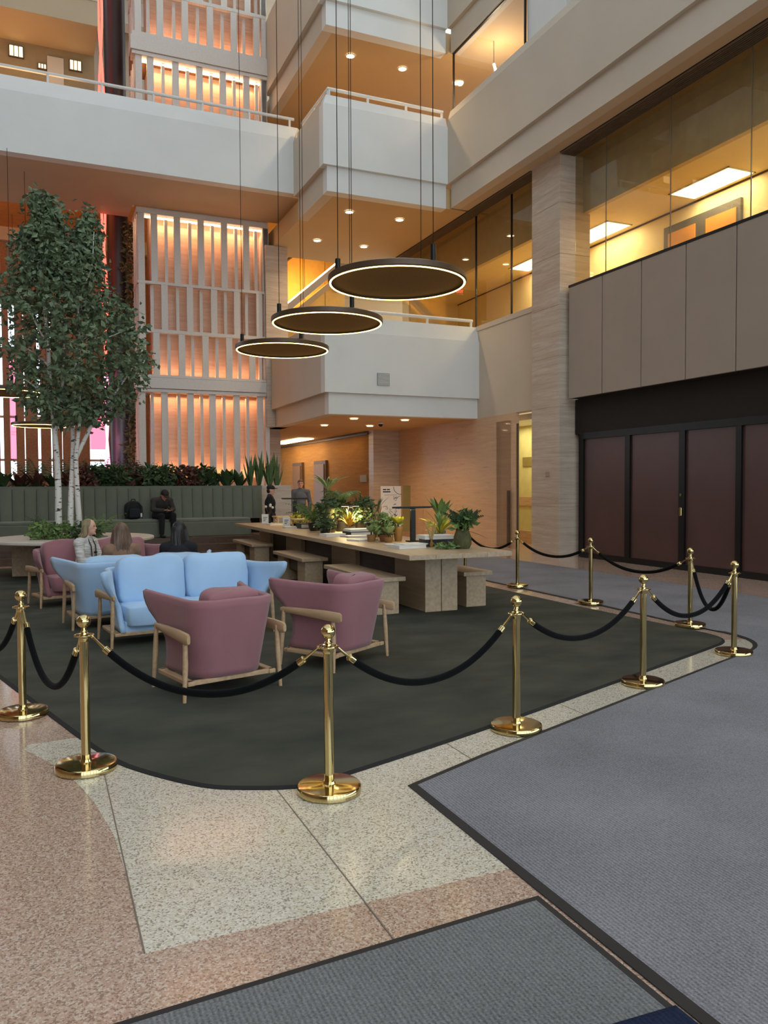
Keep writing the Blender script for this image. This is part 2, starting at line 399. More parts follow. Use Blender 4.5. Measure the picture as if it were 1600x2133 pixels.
# back-bay glass
wg1 = structure('window_1', 'tall office glazing of the back bay')
for a, b in ((15.92, 17.36), (17.38, 19.15), (19.17, 24.0)):
    MB().box(XB+.05, XB+.062, a, b-.02, 5.99, 9.06).build('pane', 'glass_dark', wg1)
for y in (17.36, 19.15): MB().box(XB+.03, XB+.08, y-.012, y+.012, 5.99, 9.06).build('mullion', 'black_metal', wg1)
wg2 = structure('window_2', 'frameless office glazing above the taupe panels')
yy = [14.82, 13.77, 11.88, 10.0, 8.1, 6.2, 4.3, 2.4]
for a, b in zip(yy[1:], yy[:-1]):
    MB().box(XG, XG+.012, a+.006, b-.006, 6.09, 9.06).build('pane', 'glass_dark', wg2)
for y in yy[1:-1]: MB().box(XG-.002, XG+.016, y-.007, y+.007, 6.09, 9.06).build('glass_joint', mat('joint_grey', S(120, 112, 96), .5) if 'joint_grey' not in MATS else 'joint_grey', wg2)

# office behind the glass
of = structure('wall_office', 'warm yellow office interior behind the upper glazing')
mat('office_wall', S(240, 224, 182), .7, var=.02)
MB().box(11.42, 11.55, 0, 24, 7.8, 9.06).build('bulkhead', mat('bulkhead_olive', S(200, 184, 152), .6), of)
MB().box(11.55, 13.3, 0, 24, 7.8, 7.95).build('office_ceiling', 'office_wall', of)
MB().box(13.2, 13.35, 0, 24, 5.4, 7.95).build('office_wall', 'office_wall', of)
MB().box(11.3, 13.35, 0, 24, 5.3, 5.42).build('office_floor', 'ceiling_tan', of)
MB().box(13.19, 13.2, 0, 24, 7.76, 7.8).build('wall_trim', 'dark_walnut', of)
MB().box(11.42, 13.3, 23.9, 24.05, 5.4, 9.06).build('office_end', 'office_wall', of)
od = structure('door_3', 'grey office door set with amber panes')
MB().box(13.12, 13.19, 11.95, 14.1, 5.42, 7.45).build('door_frame', mat('door_grey', S(96, 92, 88), .5), od)
for a, b in ((12.05, 12.85), (13.15, 13.95)): MB().box(13.10, 13.13, a, b, 5.6, 7.28).build('door_pane', mat('amber_pane', S(214, 150, 70), .4) if 'amber_pane' not in MATS else 'amber_pane', od)

# soffit above the storefront glass + upper gallery parapets
cl = structure('ceiling', 'warm soffit over the right side gallery')
MB().box(10.5, 11.60, -8, 18.9, 9.06, 9.5).build('soffit', 'soffit', cl)
mat('vent_brown', S(116, 96, 74), .5)
vg = tag(thing('vent_grille', 'long dark linear vent grille along the soffit above the office glazing', 'vent'), None)
for k in range(8):
    x = 10.78 + k*.052
    MB().box(x, x+.022, -6, 14.80, 9.02, 9.06).build('slat', 'vent_brown', vg)
MB().box(10.76, 11.20, -6, 14.80, 9.052, 9.058).build('vent_back', 'black_metal', vg)
vg2 = thing('vent_grille', 'short dark vent strip in the soffit beyond the pillar', 'vent')
for k in range(8):
    x = 10.78 + k*.045
    MB().box(x, x+.02, 15.95, 24, 9.02, 9.06).build('slat', 'vent_brown', vg2)
MB().box(10.76, 11.14, 15.95, 24, 9.052, 9.058).build('vent_back', 'black_metal', vg2)

g3 = structure('wall_gallery', 'upper gallery parapet with recessed lower band, right side and centre')
MB().box(10.14, 10.5, -8, 18.9, 9.68, 11.36).build('parapet_side', 'paint_warm_and_shade', g3)
MB().hexa([(10.14, -8, 11.36), (10.5, -8, 11.36), (10.5, 18.9, 11.36), (10.14, 18.9, 11.36), (10.22, -8, 11.60), (10.5, -8, 11.60), (10.5, 18.9, 11.60), (10.22, 18.9, 11.60)]).build('parapet_coping', 'paint_warm_and_shade', g3)
MB().box(10.24, 10.5, -8, 18.9, 9.06, 9.68).build('parapet_band', 'paint_warm_and_shade', g3)
XS, YB = 6.63, 18.9
def balcony(nm, label, x1, zl, zm, zt, zc, side_to, s_top=None, xr2=None):
    st = structure(nm, label)
    MB().box(XS, x1, YB, YB+.3, zm, zt).build('parapet_front', 'paint_white', st)
    MB().hexa([(XS+.02, YB+.03, zt), (x1, YB+.03, zt), (x1, YB+.3, zt), (XS+.02, YB+.3, zt), (XS+.12, YB+.12, zc), (xr2 or x1, YB+.12, zc), (xr2 or x1, YB+.3, zc), (XS+.12, YB+.3, zc)]).build('parapet_coping', 'paint_white', st)
    MB().box(XS+.13, x1, YB+.1, YB+.4, zl, zm).build('parapet_band', 'paint_white', st)
    MB().box(XS, XS+.3, YB+.3, side_to, zm, s_top or zt).build('parapet_side', 'paint_warm_and_shade', st)
    MB().box(XS+.13, XS+.4, YB+.4, side_to, zl, zm).build('side_band', 'paint_warm_and_shade', st)
    MB().box(XS+.12, XS+.3, YB+.12, side_to, s_top or zt, zc).build('side_coping', 'paint_warm_and_shade', st)
    return st
b2 = balcony('wall_balcony_lower', 'white balcony front over the passage', XB, 3.47, 4.01, 5.56, 5.97, 23.9)
b3 = balcony('wall_balcony_middle', 'white balcony front of the third floor', 10.14, 9.06, 9.68, 11.18, 11.45, 21.4)
b4 = balcony('wall_balcony_upper', 'white balcony front at the top of the view', 10.14, 13.16, 13.75, 15.9, 16.2, 24.3)
MB().box(10.14, 10.5, -8, 18.9, 13.75, 16.2).build('gallery_front', 'paint_warm_and_shade', b4)
MB().box(10.24, 10.5, -8, 18.9, 13.12, 13.75).build('gallery_band', 'paint_warm_and_shade', b4)
# slabs (soffits with downlights)
sl = structure('ceiling_slabs', 'tan soffits of the balconies and floors')
MB().box(XS+.14, 14, YB+.11, 38, 3.48, 3.95).build('soffit', 'ceiling_tan', sl)
MB().box(XS+.14, 10.6, YB+.11, 24.97, 9.065, 9.6).build('soffit', 'ceiling_tan', sl)
MB().box(10.6, 14, YB+.11, 30, 9.065, 9.6).build('soffit', 'ceiling_tan', sl)
MB().box(6.7, 10.6, 24.97, 30, 11.6, 11.8).build('stair_ceiling', 'ceiling_tan', sl)
MB().box(XS+.14, 16, YB+.11, 30, 13.165, 13.7).build('soffit', 'ceiling_tan', sl)
MB().box(10.4, 16, -8, YB+.2, 13.15, 13.6).build('soffit', 'ceiling_tan', sl)
MB().box(10.4, 16, -8, YB+.2, 9.9, 10.4).build('gallery_floor', 'ceiling_tan', sl)
wk = structure('wall_back', 'warm back walls of the upper floors')
MB().box(6.7, 16, 29.6, 30, 3.9, 13.2).build('wall_face', 'ceiling_tan', wk)
MB().box(15.6, 16, -8, 30, 9.6, 13.2).build('wall_face', 'ceiling_tan', wk)
MB().box(-14, 16, 31.2, 31.6, 10.5, 20).build('wall_face', 'paint_warm_and_shade', wk)
# passage end and left side of the passage
MB().box(6.5, 7.2, 24.9, 26, 0, 3.48).build('passage_pier', 'travertine', wk)
MB().box(6.5, 7.2, 23.95, 25.2, 3.48, 9.06).build('pier', 'travertine', wk)
MB().box(6.6, 12, 38, 38.3, 0, 4).build('passage_end', 'travertine_wall', wk)
# rails on balconies
def rail(name, label, pts, z0, z1, n, r=.042):
    t = thing(name, label, 'railing', (0, 0, 0))
    MB().tube([(x, y, z1) for x, y in pts], r, 10).build('handrail', 'paint_white', t, True)
    for (x0, y0), (x1, y1) in zip(pts[:-1], pts[1:]):
        k = max(1, int(round(math.hypot(x1-x0, y1-y0)/n)))
        for i in range(k+1):
            u = i/k; u = min(max(u, .01), .99)
            MB().box(x0+(x1-x0)*u-.025, x0+(x1-x0)*u+.025, y0+(y1-y0)*u-.025, y0+(y1-y0)*u+.025, z0, z1-.02).build('rail_post', 'paint_white', t)
    return t
rail('balcony_railing', 'white railing on top of the lower balcony over the passage', [(6.85, YB+.2), (11.0, YB+.2)], 5.9, 6.15, 1.5)
rail('balcony_railing', 'white railing on the third floor balcony behind the pendant cables', [(XS+.2, 21.2), (XS+.2, YB+.2), (10.1, YB+.2)], 11.4, 11.64, 1.25)
# gallery glazing of third floor, right
wg3 = structure('window_3', 'glazing above the upper gallery parapet')
for a, b in ((17.0, 18.86), (15.5, 16.98)):
    MB().box(10.3, 10.312, a, b, 11.6, 13.12).build('pane', 'glass', wg3)
for y in (18.86, 15.48): MB().box(10.28, 10.33, y-.015, y+.015, 11.6, 13.12).build('mullion', 'black_metal', wg3)
MB().box(10.28, 10.33, 15.5, 18.86, 13.09, 13.12).build('glass_head', 'black_metal', wg3)
MB().box(10.35, 10.5, 14.0, 15.46, 11.6, 13.12).build('solid_infill', 'paint_white', wg3)
MB().box(10.5, 15.6, 15.3, 15.5, 11.0, 13.15).build('side_wall', 'ceiling_tan', wg3)

# ---- upper left mezzanine
YM = 21.4
mz = structure('wall_mezzanine', 'white mezzanine bridge front on the left')
MB().box(-9, XS+.02, YM, YM+.3, 9.77, 11.25).build('parapet_front', 'paint_white', mz)
MB().hexa([(-9, YM, 11.25), (XS+.02, YM, 11.25), (XS+.3, YM+.3, 11.25), (-9, YM+.3, 11.25), (-9, YM+.15, 11.66), (XS+.17, YM+.15, 11.66), (XS+.3, YM+.3, 11.66), (-9, YM+.3, 11.66)]).build('parapet_coping', 'paint_white', mz)
MB().box(-9, 2.6, YM+.3, 25.15, 9.77, 10.3).build('soffit', 'soffit', mz)
MB().box(2.6, XS+.5, YM+.3, 24.0, 9.77, 10.3).build('soffit', 'soffit', mz)
rail('mezzanine_railing', 'long white railing on the left mezzanine bridge', [(-6, YM+.25), (XS+.1, YM+.25)], 11.6, 11.92, 1.3)
# level above: back wall with lit windows, soffit and front
MB().box(-9, 1.55, 22.9, 23.1, 10.3, 13.2).build('gallery_wall', mat('olive_wall', S(150, 128, 92), .7), mz)
MB().box(-9, 1.55, YM, 23.1, 13.2, 13.8).build('upper_soffit', 'soffit', mz)
MB().box(-9, 1.55, YM-.02, YM+.3, 13.8, 16).build('upper_front', 'paint_warm_and_shade', mz)
MB().box(.38, .78, 22.84, 22.9, 10.3, 12.95).build('wall_pier', 'paint_warm_and_shade', mz)
for k, (x0, x1, z0, z1) in enumerate(((-.52, -.19, 12.78, 13.03), (.93, 1.22, 12.72, 12.95), (.16, .36, 12.6, 12.70))):
    wn = structure('window_%d' % (5+k), 'small lit gallery window above the mezzanine rail')
    MB().box(x0-.02, x1+.02, 22.84, 22.9, z0-.02, z1+.02).build('window_frame', 'dark_walnut', wn)
    for i in range(3):
        a = x0+(x1-x0)*i/3
        MB().box(a+.012, a+(x1-x0)/3-.012, 22.82, 22.845, z0, z1).build('pane', emis('lit_window', (1, .82, .42, 1), 1.6) if 'lit_window' not in MATS else 'lit_window', wn)

# ---- far left hall: ceiling, beam, slat screen with daylight behind
fh = structure('wall_far', 'far hall with a screen of brown timber slats before bright windows')
MB().box(-9, 6.5, 25.15, 31.2, 10.5, 10.7).build('hall_ceiling', mat('hall_orange_lit', S(224, 150, 78), .7), fh)  # orange light wash put into the ceiling colour
MB().box(-9, 6.5, 30.0, 30.3, 10.05, 10.5).build('beam', 'paint_warm_and_shade', fh)
xs = -4.2; k = 0
gaps = {-1.11: .24, -.40: .38, .44: .1, 1.0: .12, 1.45: .12}
edgesx = [(-4.2, -3.7), (-3.62, -3.0), (-2.92, -2.3), (-2.24, -1.72), (-1.66, -1.22), (-1.10, -.90), (-.71, -.45), (-.42, -.02), (.07, .40), (.44, .76), (.78, 1.16), (1.18, 1.68), (2.26, 3.3), (3.35, 3.9), (3.95, 4.5), (4.55, 5.2), (5.25, 6.4)]
for a, b in edgesx:
    MB().box(a, b, 30.2, 30.45, 0, 10.05).build('slat', 'slat_brown', fh)
wn = structure('window_9', 'tall pink tinted window panes behind the timber slats')
glassmat('glass_pink', (1.0, .42, .5, 1))
MB().box(-1.0, -.6, 30.5, 30.52, 2.6, 6.4).build('pane', 'glass_pink', wn)
MB().box(1.70, 2.3, 30.5, 30.52, 3.0, 7).build('pane', 'glass_pink', wn)
for z in (2.6, 4.1, 6.4): MB().box(-2, 2.4, 30.52, 30.56, z-.04, z+.04).build('transom', 'paint_warm_and_shade', wn)
MB().box(-14, 8, 31.0, 31.2, 0, 1.9).build('low_wall', 'dark_wall', fh)
MB().box(-9, 6.5, 30.5, 31.2, 8.1, 10.5).build('upper_wall', 'paint_warm_and_shade', fh)
MB().box(.5, 2.3, 30.46, 30.6, 4.4, 8.2).build('upper_board', 'slat_brown', fh)
MB().box(-9, 6.5, 30.5, 31.0, 6.2, 6.5).build('transom_beam', 'dark_walnut', fh)

# ---- outer shell (outside the frame): left wall, glazed entrance behind the camera, roof edge
sh = structure('wall_left', 'warm wall on the left side of the atrium, outside the frame')
MB().box(-12.3, -12, -9, 31, 0, 18).build('wall_face', mat('wall_left_paint', S(136, 104, 76), .7), sh)
se = structure('wall_front', 'glazed entrance wall behind the viewer, outside the frame')
for x in range(-12, 12, 3): MB().box(x-.12, x+.12, -9, -8.7, 0, 9).build('mullion', 'black_metal', se)
for z in (3, 6, 9): MB().box(-12, 11.2, -9, -8.7, z-.1, z+.1).build('transom', 'black_metal', se)
MB().box(-12, 11.2, -9.2, -8.7, 10.5, 13).build('lintel', 'paint_warm_and_shade', se)
MB().box(-12, -5, -9.2, -8.7, 0, 10.5).build('side_light_block', 'wall_left_paint', se)  # solid stretch added unseen to cut daylight onto the left-facing faces
ro = structure('ceiling_roof', 'skylight roof beams with added panels cutting the daylight, above the frame')
for y in range(-6, 31, 6): MB().box(-12, 10.2, y-.3, y+.3, 18, 18.8).build('roof_beam', 'paint_white', ro)
for y in range(-9, 31, 6): MB().box(-12, 10.2, y, y+4.6, 18.8, 19).build('roof_light_block', 'paint_white', ro)  # unseen panels added to hold back light from the roof
# ================================================================== SLAT TOWER
tw = thing('slat_tower', 'tall timber slat tower glowing orange between its fins', 'tower', (0, 0, 0))
TX0, TX1, TY = 2.72, 6.60, 24.1
MB().box(TX0+.45, TX1-.05, TY+.55, TY+1.4, 1.2, 18).build('stone_core', travertine('travertine_pink', S(196, 160, 136), S(212, 178, 154), S(222, 192, 170)), tw)
MB().box(TX1-.12, TX1+.02, TY, TY+.9, 1.2, 18).build('end_board', 'slat_grey', tw)
rows = [ # z0, z1, wide centres (fraction of width), narrow centres
    (1.2, 4.42, [.02, .185, .38, .55, .74, .93], [.10, .30, .475, .65, .84, .985]),
    (4.93, 6.17, [.03, .13, .32, .50, .685, .87], [.23, .41, .60, .78, .95]),
    (6.27, 7.58, [.03, .195, .385, .57, .75, .93], [.11, .30, .48, .67, .84]),
    (7.66, 9.60, [.03, .125, .295, .475, .655, .83, .985], [.22, .40, .575, .76, .92]),
    (10.2, 14.1, [.03, .115, .30, .48, .66, .845, .985], [.215, .40, .58, .76, .94]),
    (14.75, 15.95, [.03, .19, .375, .565, .75, .93], [.11, .30, .48, .67, .84]),
    (16.05, 17.8, [.03, .13, .31, .49, .675, .86, .985], [.22, .40, .58, .77, .94])]
W = TX1-TX0
for z0, z1, wide, nar in rows:
    mw = MB().bbox(-.095, .095, 0, .10, z0, z1, .006).mesh('slat'); mw.materials.append(MATS['slat_grey'])
    mn = MB().box(-.045, .045, .02, .16, z0, z1).mesh('slat'); mn.materials.append(MATS['slat_grey'])
    for u in wide: obj('slat', mw, tw, (TX0+W*u, TY, 0))
    for u in nar: obj('slat', mn, tw, (TX0+W*u, TY+.18, 0))
    ms = MB().bbox(0, .08, -.05, .05, z0, z1, .006).mesh('slat'); ms.materials.append(MATS['slat_grey'])
    for y in (.25, .62, 1.0, 1.35): obj('slat', ms, tw, (TX0, TY+y, 0))
for z0, z1, p in ((6.17, 6.27, .0), (7.58, 7.66, 0), (9.60, 9.76, .02), (15.95, 16.05, 0)):
    MB().box(TX0, TX1, TY-.01-p, TY+.12, z0, z1).build('rail', 'slat_grey', tw)
    MB().box(TX0-.01, TX0+.1, TY, TY+1.4, z0, z1).build('rail', 'slat_grey', tw)
for zz in (4.42, 14.1):
    h = .51 if zz < 5 else .65
    for a, b, p in ((0, .10, .02), (.11, .11+h*.62, .06), (.12+h*.62, h, .02)):
        MB().bbox(TX0-.05-p, TX1+.03, TY-.04-p, TY+.4, zz+a, zz+b, .006).build('band_board', 'slat_grey', tw)
    MB().box(TX0, TX1, TY+.3, TY+1.4, zz, zz+h).build('band_floor', 'slat_brown', tw)
MB().box(TX0+.05, TX1, TY+.1, TY+.6, 9.70, 9.78).build('top_cap', 'slat_grey', tw)
# LED strips tucked at row heads and feet
for z, yy_ in ((9.55, TY+.2), (14.03, TY+.2), (17.7, TY+.2)):
    MB().box(TX0+.15, TX1-.15, yy_, yy_+.05, z, z+.05).build('led_strip', 'led_strip', tw)
    MB().box(TX0+.16, TX0+.2, yy_+.05, yy_+.8, z, z+.04).build('led_strip', 'led_strip', tw)
OR = (1.0, .50, .25)
def strip_light(z, up, e):
    lamp('AREA', 'strip_light', ((TX0+TX1)/2, TY+.36, z), e, OR, tw, TX1-TX0-.4, .18, (PI if up else 0, 0, 0))
strip_light(9.5, False, 21); strip_light(13.98, False, 22); strip_light(4.36, False, 16); strip_light(1.9, True, 18); strip_light(4.98, True, 11); strip_light(14.82, True, 14)
# dark column with climbing vine and red light tubes
dc = thing('dark_column', 'dark round column standing left of the slat tower', 'column', (0, 0, 0))
MB().cyl((2.33, 25.7, 0), (2.33, 25.7, 18), .31, n=32).build('shaft', mat('column_dark', S(44, 34, 30), .45), dc, True)
MB().cyl((2.33, 25.7, 0), (2.33, 25.7, 5.2), .32, n=32).build('sleeve', mat('column_steel', S(84, 84, 90), .35, .4), dc, True)
def leafcloud(mb, pts, size, jit=.4, aspect=.45, droop=.3):
    for p in pts:
        p = Vector(p); d = Vector((random.gauss(0, 1), random.gauss(0, 1), random.gauss(0, .6)-droop)).normalized()
        n = d.cross(Vector((random.gauss(0, 1), random.gauss(0, 1), random.gauss(0, 1))))
        if n.length < 1e-4: continue
        n.normalize(); L = size*random.uniform(1-jit, 1+jit); wv = n*L*aspect; up = d.cross(n)*L*.12
        mb.add([p, p+d*L*.5+wv*.5+up, p+d*L, p+d*L*.5-wv*.5+up], [(0, 1, 2), (0, 2, 3)])
for nm, z0, z1, n, lab in (('climbing_vine', 1.8, 9.7, 900, 'leafy vine climbing the dark column beside the slat tower'), ('climbing_vine', 10.3, 12.6, 260, 'clump of dark vine on the column above the mezzanine rail')):
    v = thing(nm, lab, 'plant', (2.60, 25.32, 0)); mb = MB(); pts = []
    for i in range(n):
        pts.append((random.gauss(0, .085), random.gauss(0, .06), random.uniform(z0, z1)))
    leafcloud(mb, pts, .17); tag(mb.build('foliage', mat('vine_leaf', S(84, 90, 58), .6, var=.4, vscale=3) if 'vine_leaf' not in MATS else 'vine_leaf', v), kind='stuff')
    MB().tube([(.05*math.sin(z*2), .03*math.cos(z*1.7), z) for z in [z0+(z1-z0)*i/30 for i in range(31)]], .012, 5).build('stem', 'dark_walnut', v)
nl = thing('neon_tubes', 'pair of twisted red light tubes rising along the dark column', 'neon light', (1.90, 25.2, 0))
for s in (0, 1):
    MB().tube([(.06*math.sin(z*1.1+PI*s)-.02*s, .05*math.cos(z*1.1+PI*s), z) for z in [5+i*.25 for i in range(53)]], .035, 8).build('tube', 'neon_red', nl, True)
    MB().tube([(.06*math.sin(z*1.1+PI*s)-.02*s, .05*math.cos(z*1.1+PI*s), z) for z in [1.9+i*.25 for i in range(14)]], .035, 8).build('tube', 'neon_pink', nl, True)
lamp('POINT', 'neon_glow', (0, -.4, 3), 6, (1, .4, .5), nl, .3)
# ================================================================== CEILING LIGHTS AND PENDANTS
def downlight(x, y, z, label, e=70, group=None):
    t = thing('downlight', label, 'ceiling light', (x, y, z), 0, group)
    MB().lathe([(.13, 0), (.13, -.012), (.105, -.018), (.105, -.004)], 24, cap=False).build('trim_ring', 'paint_white', t, True)
    MB().lathe([(.10, -.004), (.10, -.012), (.0, -.014)], 20).build('lens', 'downlight_lens', t, True)
    if e: lamp('SPOT', 'beam', (0, 0, -.03), e, (1, .72, .40), t, .08, spot=math.radians(140), blend=.9)
    return t
pos = ['front left', 'front right', 'back left', 'back right']
for (x, y), p in zip(((7.88, 20.1), (9.39, 20.06), (7.9, 22.6), (9.3, 22.4)), pos):
    downlight(x, y, 3.47, '%s of the four downlights under the lowest balcony' % p, 90, 'downlights under the lowest balcony')
for (x, y), p in zip(((7.82, 20.2), (9.34, 20.25), (7.82, 22.9), (9.35, 22.93)), pos):
    downlight(x, y, 9.055, '%s of the four downlights above the lower balcony rail' % p, 150, 'downlights above the lower balcony rail')
for (x, y), p in zip(((7.84, 20.1), (9.4, 20.15), (11.15, 20.24)), ('left', 'middle', 'right')):
    downlight(x, y, 13.155, '%s of the three downlights above the third floor balcony rail' % p, 150, 'downlights above the third floor balcony rail')
downlight(12.28, 17.9, 7.8, 'downlight in the office ceiling nearest the troffer behind the glass', 0)
cm = thing('security_camera', 'small dark dome camera under the lowest balcony', 'camera', (9.1, 21.1, 3.47))
MB().lathe([(.07, 0), (.07, -.05), (0, -.05)], 16).build('mount', 'paint_white', cm, True)
MB().ball((0, 0, -.06), .065, 14, 10).build('dome', 'black_metal', cm, True)
for (x0, x1, y0, y1), lab in (((12.35, 13.08, 11.55, 13.15), 'bright ceiling light panel above the grey office door'),
                              ((12.25, 13.0, 15.0, 16.6), 'bright ceiling light panel close behind the pillar'),
                              ((12.35, 13.05, 17.9, 19.4), 'bright ceiling light panel left of the pillar'),
                              ((12.35, 13.08, 8.4, 10.2), 'bright ceiling light panel at the right edge of the office')):
    t = thing('ceiling_light_panel', lab, 'ceiling light', ((x0+x1)/2, (y0+y1)/2, 7.8), 0, 'office ceiling light panels')
    a, b = (x1-x0)/2, (y1-y0)/2
    for q in ((-a, a, -b, -b+.03), (-a, a, b-.03, b), (-a, -a+.03, -b, b), (a-.03, a, -b, b)):
        MB().box(q[0], q[1], q[2], q[3], -.02, 0).build('frame', 'paint_white', t)
    MB().box(-a+.03, a-.03, -b+.03, b-.03, -.012, -.004).build('diffuser', 'troffer_lens', t)
    lamp('AREA', 'panel_light', (0, 0, -.03), 30, (1, .84, .52), t, 2*a, 2*b)
ex = thing('exit_sign', 'small red lit exit sign on the second floor behind the balcony rail', 'sign', (12.2, 22.0, 7.62))
MB().bbox(-.14, .14, -.02, .02, 0, .2, .006).build('housing', mat('exit_face', S(236, 190, 160), .5), ex)
def text(body, size, m, parent, loc, rot, name='lettering', align='CENTER', ext=.002):
    cu = bpy.data.curves.new(name, 'FONT'); cu.body = body; cu.size = size; cu.align_x = align; cu.align_y = 'CENTER'; cu.extrude = ext
    tmp = bpy.data.objects.new('tmp', cu); COL.objects.link(tmp); dg = bpy.context.evaluated_depsgraph_get()
    me = bpy.data.meshes.new_from_object(tmp.evaluated_get(dg)); bpy.data.objects.remove(tmp)
    me.materials.clear(); me.materials.append(MATS[m]); o = obj(name, me, parent, loc); o.rotation_euler = rot; return o
text('EXIT', .13, 'neon_red', ex, (0, -.024, .1), (PI/2, 0, 0))
# hanging tube lamp in the glazed third-floor room
tl = thing('tube_pendant', 'slim bright tube pendant hanging behind the third floor glazing', 'pendant light', (11.0, 17.97, 13.14))
MB().cyl((0, 0, 0), (0, 0, -.58), .008, n=6).build('cable', 'black_metal', tl)
MB().cyl((0, 0, -.58), (.05, -.05, -.84), .032, n=10).build('tube', emis('tube_white', (1, .95, .85, 1), 7), tl, True)
lamp('POINT', 'tube_glow', (.1, 0, -.8), 60, (1, .82, .55), tl, .15)

def disc_pendant(x, y, z, label, D=1.95, top=18.0, a0=.2, e=26):
    R = D/2; t = thing('disc_pendant', label, 'pendant light', (x, y, z), a0, 'large disc pendants')
    MB().lathe([(R-.02, .0), (R, .015), (R, .085), (R-.03, .10), (R-.05, .10), (R-.05, .0), (R-.02, 0)], 72, cap=False).build('rim', 'disc_rim', t, True)
    MB().lathe([(0.001, .03), (R-.05, .03), (R-.05, .06), (0.001, .06)], 64).build('felt_disc', 'disc_felt', t)
    MB().torus(R-.03, .013, (0, 0, 0), 72, 6, .8).build('light_ring', 'led_ring', t, True)
    for k in range(3):
        a = 2*PI*k/3+.6; px, py = (R-.14)*math.cos(a), (R-.14)*math.sin(a)
        sv = MB().cyl((px, py, .08), (px, py, .34), .038, n=14).build('sleeve', 'black_metal', t, True)
        MB().cyl((px, py, .34), (px, py, top-z), .006, n=5).build('cable', 'black_metal', sv)
        br = MB().bbox(px-.1, px+.1, py-.05, py+.05, .07, .12, .01).build('bracket', 'disc_rim', t)
    return t
disc_pendant(4.67, 10.21, 4.48, 'nearest and largest of the three round disc pendants over the long table', a0=.1)
disc_pendant(4.67, 13.17, 4.48, 'middle of the three round disc pendants over the long table', a0=.1)
disc_pendant(4.72, 16.13, 4.48, 'farthest of the three round disc pendants over the long table', a0=.1)
disc_pendant(-.80, 22.0, 4.0, 'disc pendant half cut by the left edge, behind the tree', D=1.95, top=9.77, e=10)
disc_pendant(.05, 28.4, 3.65, 'small far disc pendant seen behind the birch trunks', D=1.75, top=10.5, e=10)
# orange wash light on the hall ceiling; added unseen fill up on the gallery
cv = thing('cove_light', 'orange cove light strip washing the far hall ceiling', 'cove light', (-3, 25.25, 10.30))
MB().box(-5, 5, 0, .05, 0, .05).build('led_line', emis('cove_orange', (1, .42, .1, 1), 3), cv)
lamp('AREA', 'cove_glow', (0, .15, .02), 90, (1, .40, .08), cv, 9, .1, (math.radians(160), 0, 0))
gallery_fill = thing('cove_light', 'added amber fill strip, unseen behind the mezzanine parapet', 'cove light', (-3.0, 21.78, 11.4))  # added fill, unseen: strip and lamp brighten the gallery ceiling
MB().box(-4, 4, 0, .05, 0, .05).build('led_line', 'cove_orange', gallery_fill)
lamp('AREA', 'cove_glow', (0, .05, .06), 26, (1, .56, .24), gallery_fill, 8, .06, (PI, 0, 0))
# passage cove
pc = thing('cove_light', 'warm cove light along the passage ceiling under the lowest balcony', 'cove light', (10.0, 30, 3.4))
MB().box(-.9, -.3, -1, 3, .03, .06).build('led_line', 'led_strip', pc)
lamp('AREA', 'cove_glow', (-.45, 0, -.02), 38, (1, .58, .13), pc, .3, 10)
# stair with glowing edge behind the lower balcony
st = thing('staircase', 'amber lit staircase soffit rising behind the lower balcony', 'staircase', (0, 0, 0))
MB().hexa([(6.9, 27.3, 6.70), (11.0, 27.3, 10.23), (11.0, 27.6, 10.23), (6.9, 27.6, 6.70), (6.9, 27.3, 6.98), (11.0, 27.3, 10.50), (11.0, 27.6, 10.50), (6.9, 27.6, 6.98)]).build('stringer', 'paint_warm_and_shade', st)
MB().hexa([(6.9, 27.55, 6.30), (11.0, 27.55, 9.83), (11.0, 28.9, 9.83), (6.9, 28.9, 6.30), (6.9, 27.55, 6.55), (11.0, 27.55, 10.08), (11.0, 28.9, 10.08), (6.9, 28.9, 6.55)]).build('stair_slab', 'ceiling_tan', st)
mat('amber_wall', S(222, 170, 84), .5)
for k in range(5):
    MB().bbox(6.9+k*.82, 7.70+k*.82, 28.9, 29.0, 6.0, 11.55, .006).build('wall_panel', 'amber_wall', st)
MB().tube([(6.9, 27.66, 7.02), (10.3, 27.66, 9.95)], .03, 6).build('edge_light', 'led_strip', st)
MB().tube([(7.3, 28.2, 8.9), (8.8, 28.2, 10.2)], .05, 8).build('handrail', 'dark_walnut', st, True)
lamp('AREA', 'stair_glow', (8.6, 27.75, 9.0), 42, (1, .64, .20), st, 3.0, .3, (math.radians(90), 0, 0))
# loudspeaker grille on the balcony
vt = thing('wall_vent', 'square grey louvre vent on the white lower balcony', 'vent', (8.23, YB-.02, 4.395))
MB().box(-.175, .175, 0, .02, -.16, .16).build('frame', mat('vent_grey', S(150, 150, 148), .6), vt)
for k in range(9): MB().box(-.16, .16, -.012, .0, -.15+k*.034, -.135+k*.034).build('slat', 'paint_white', vt)
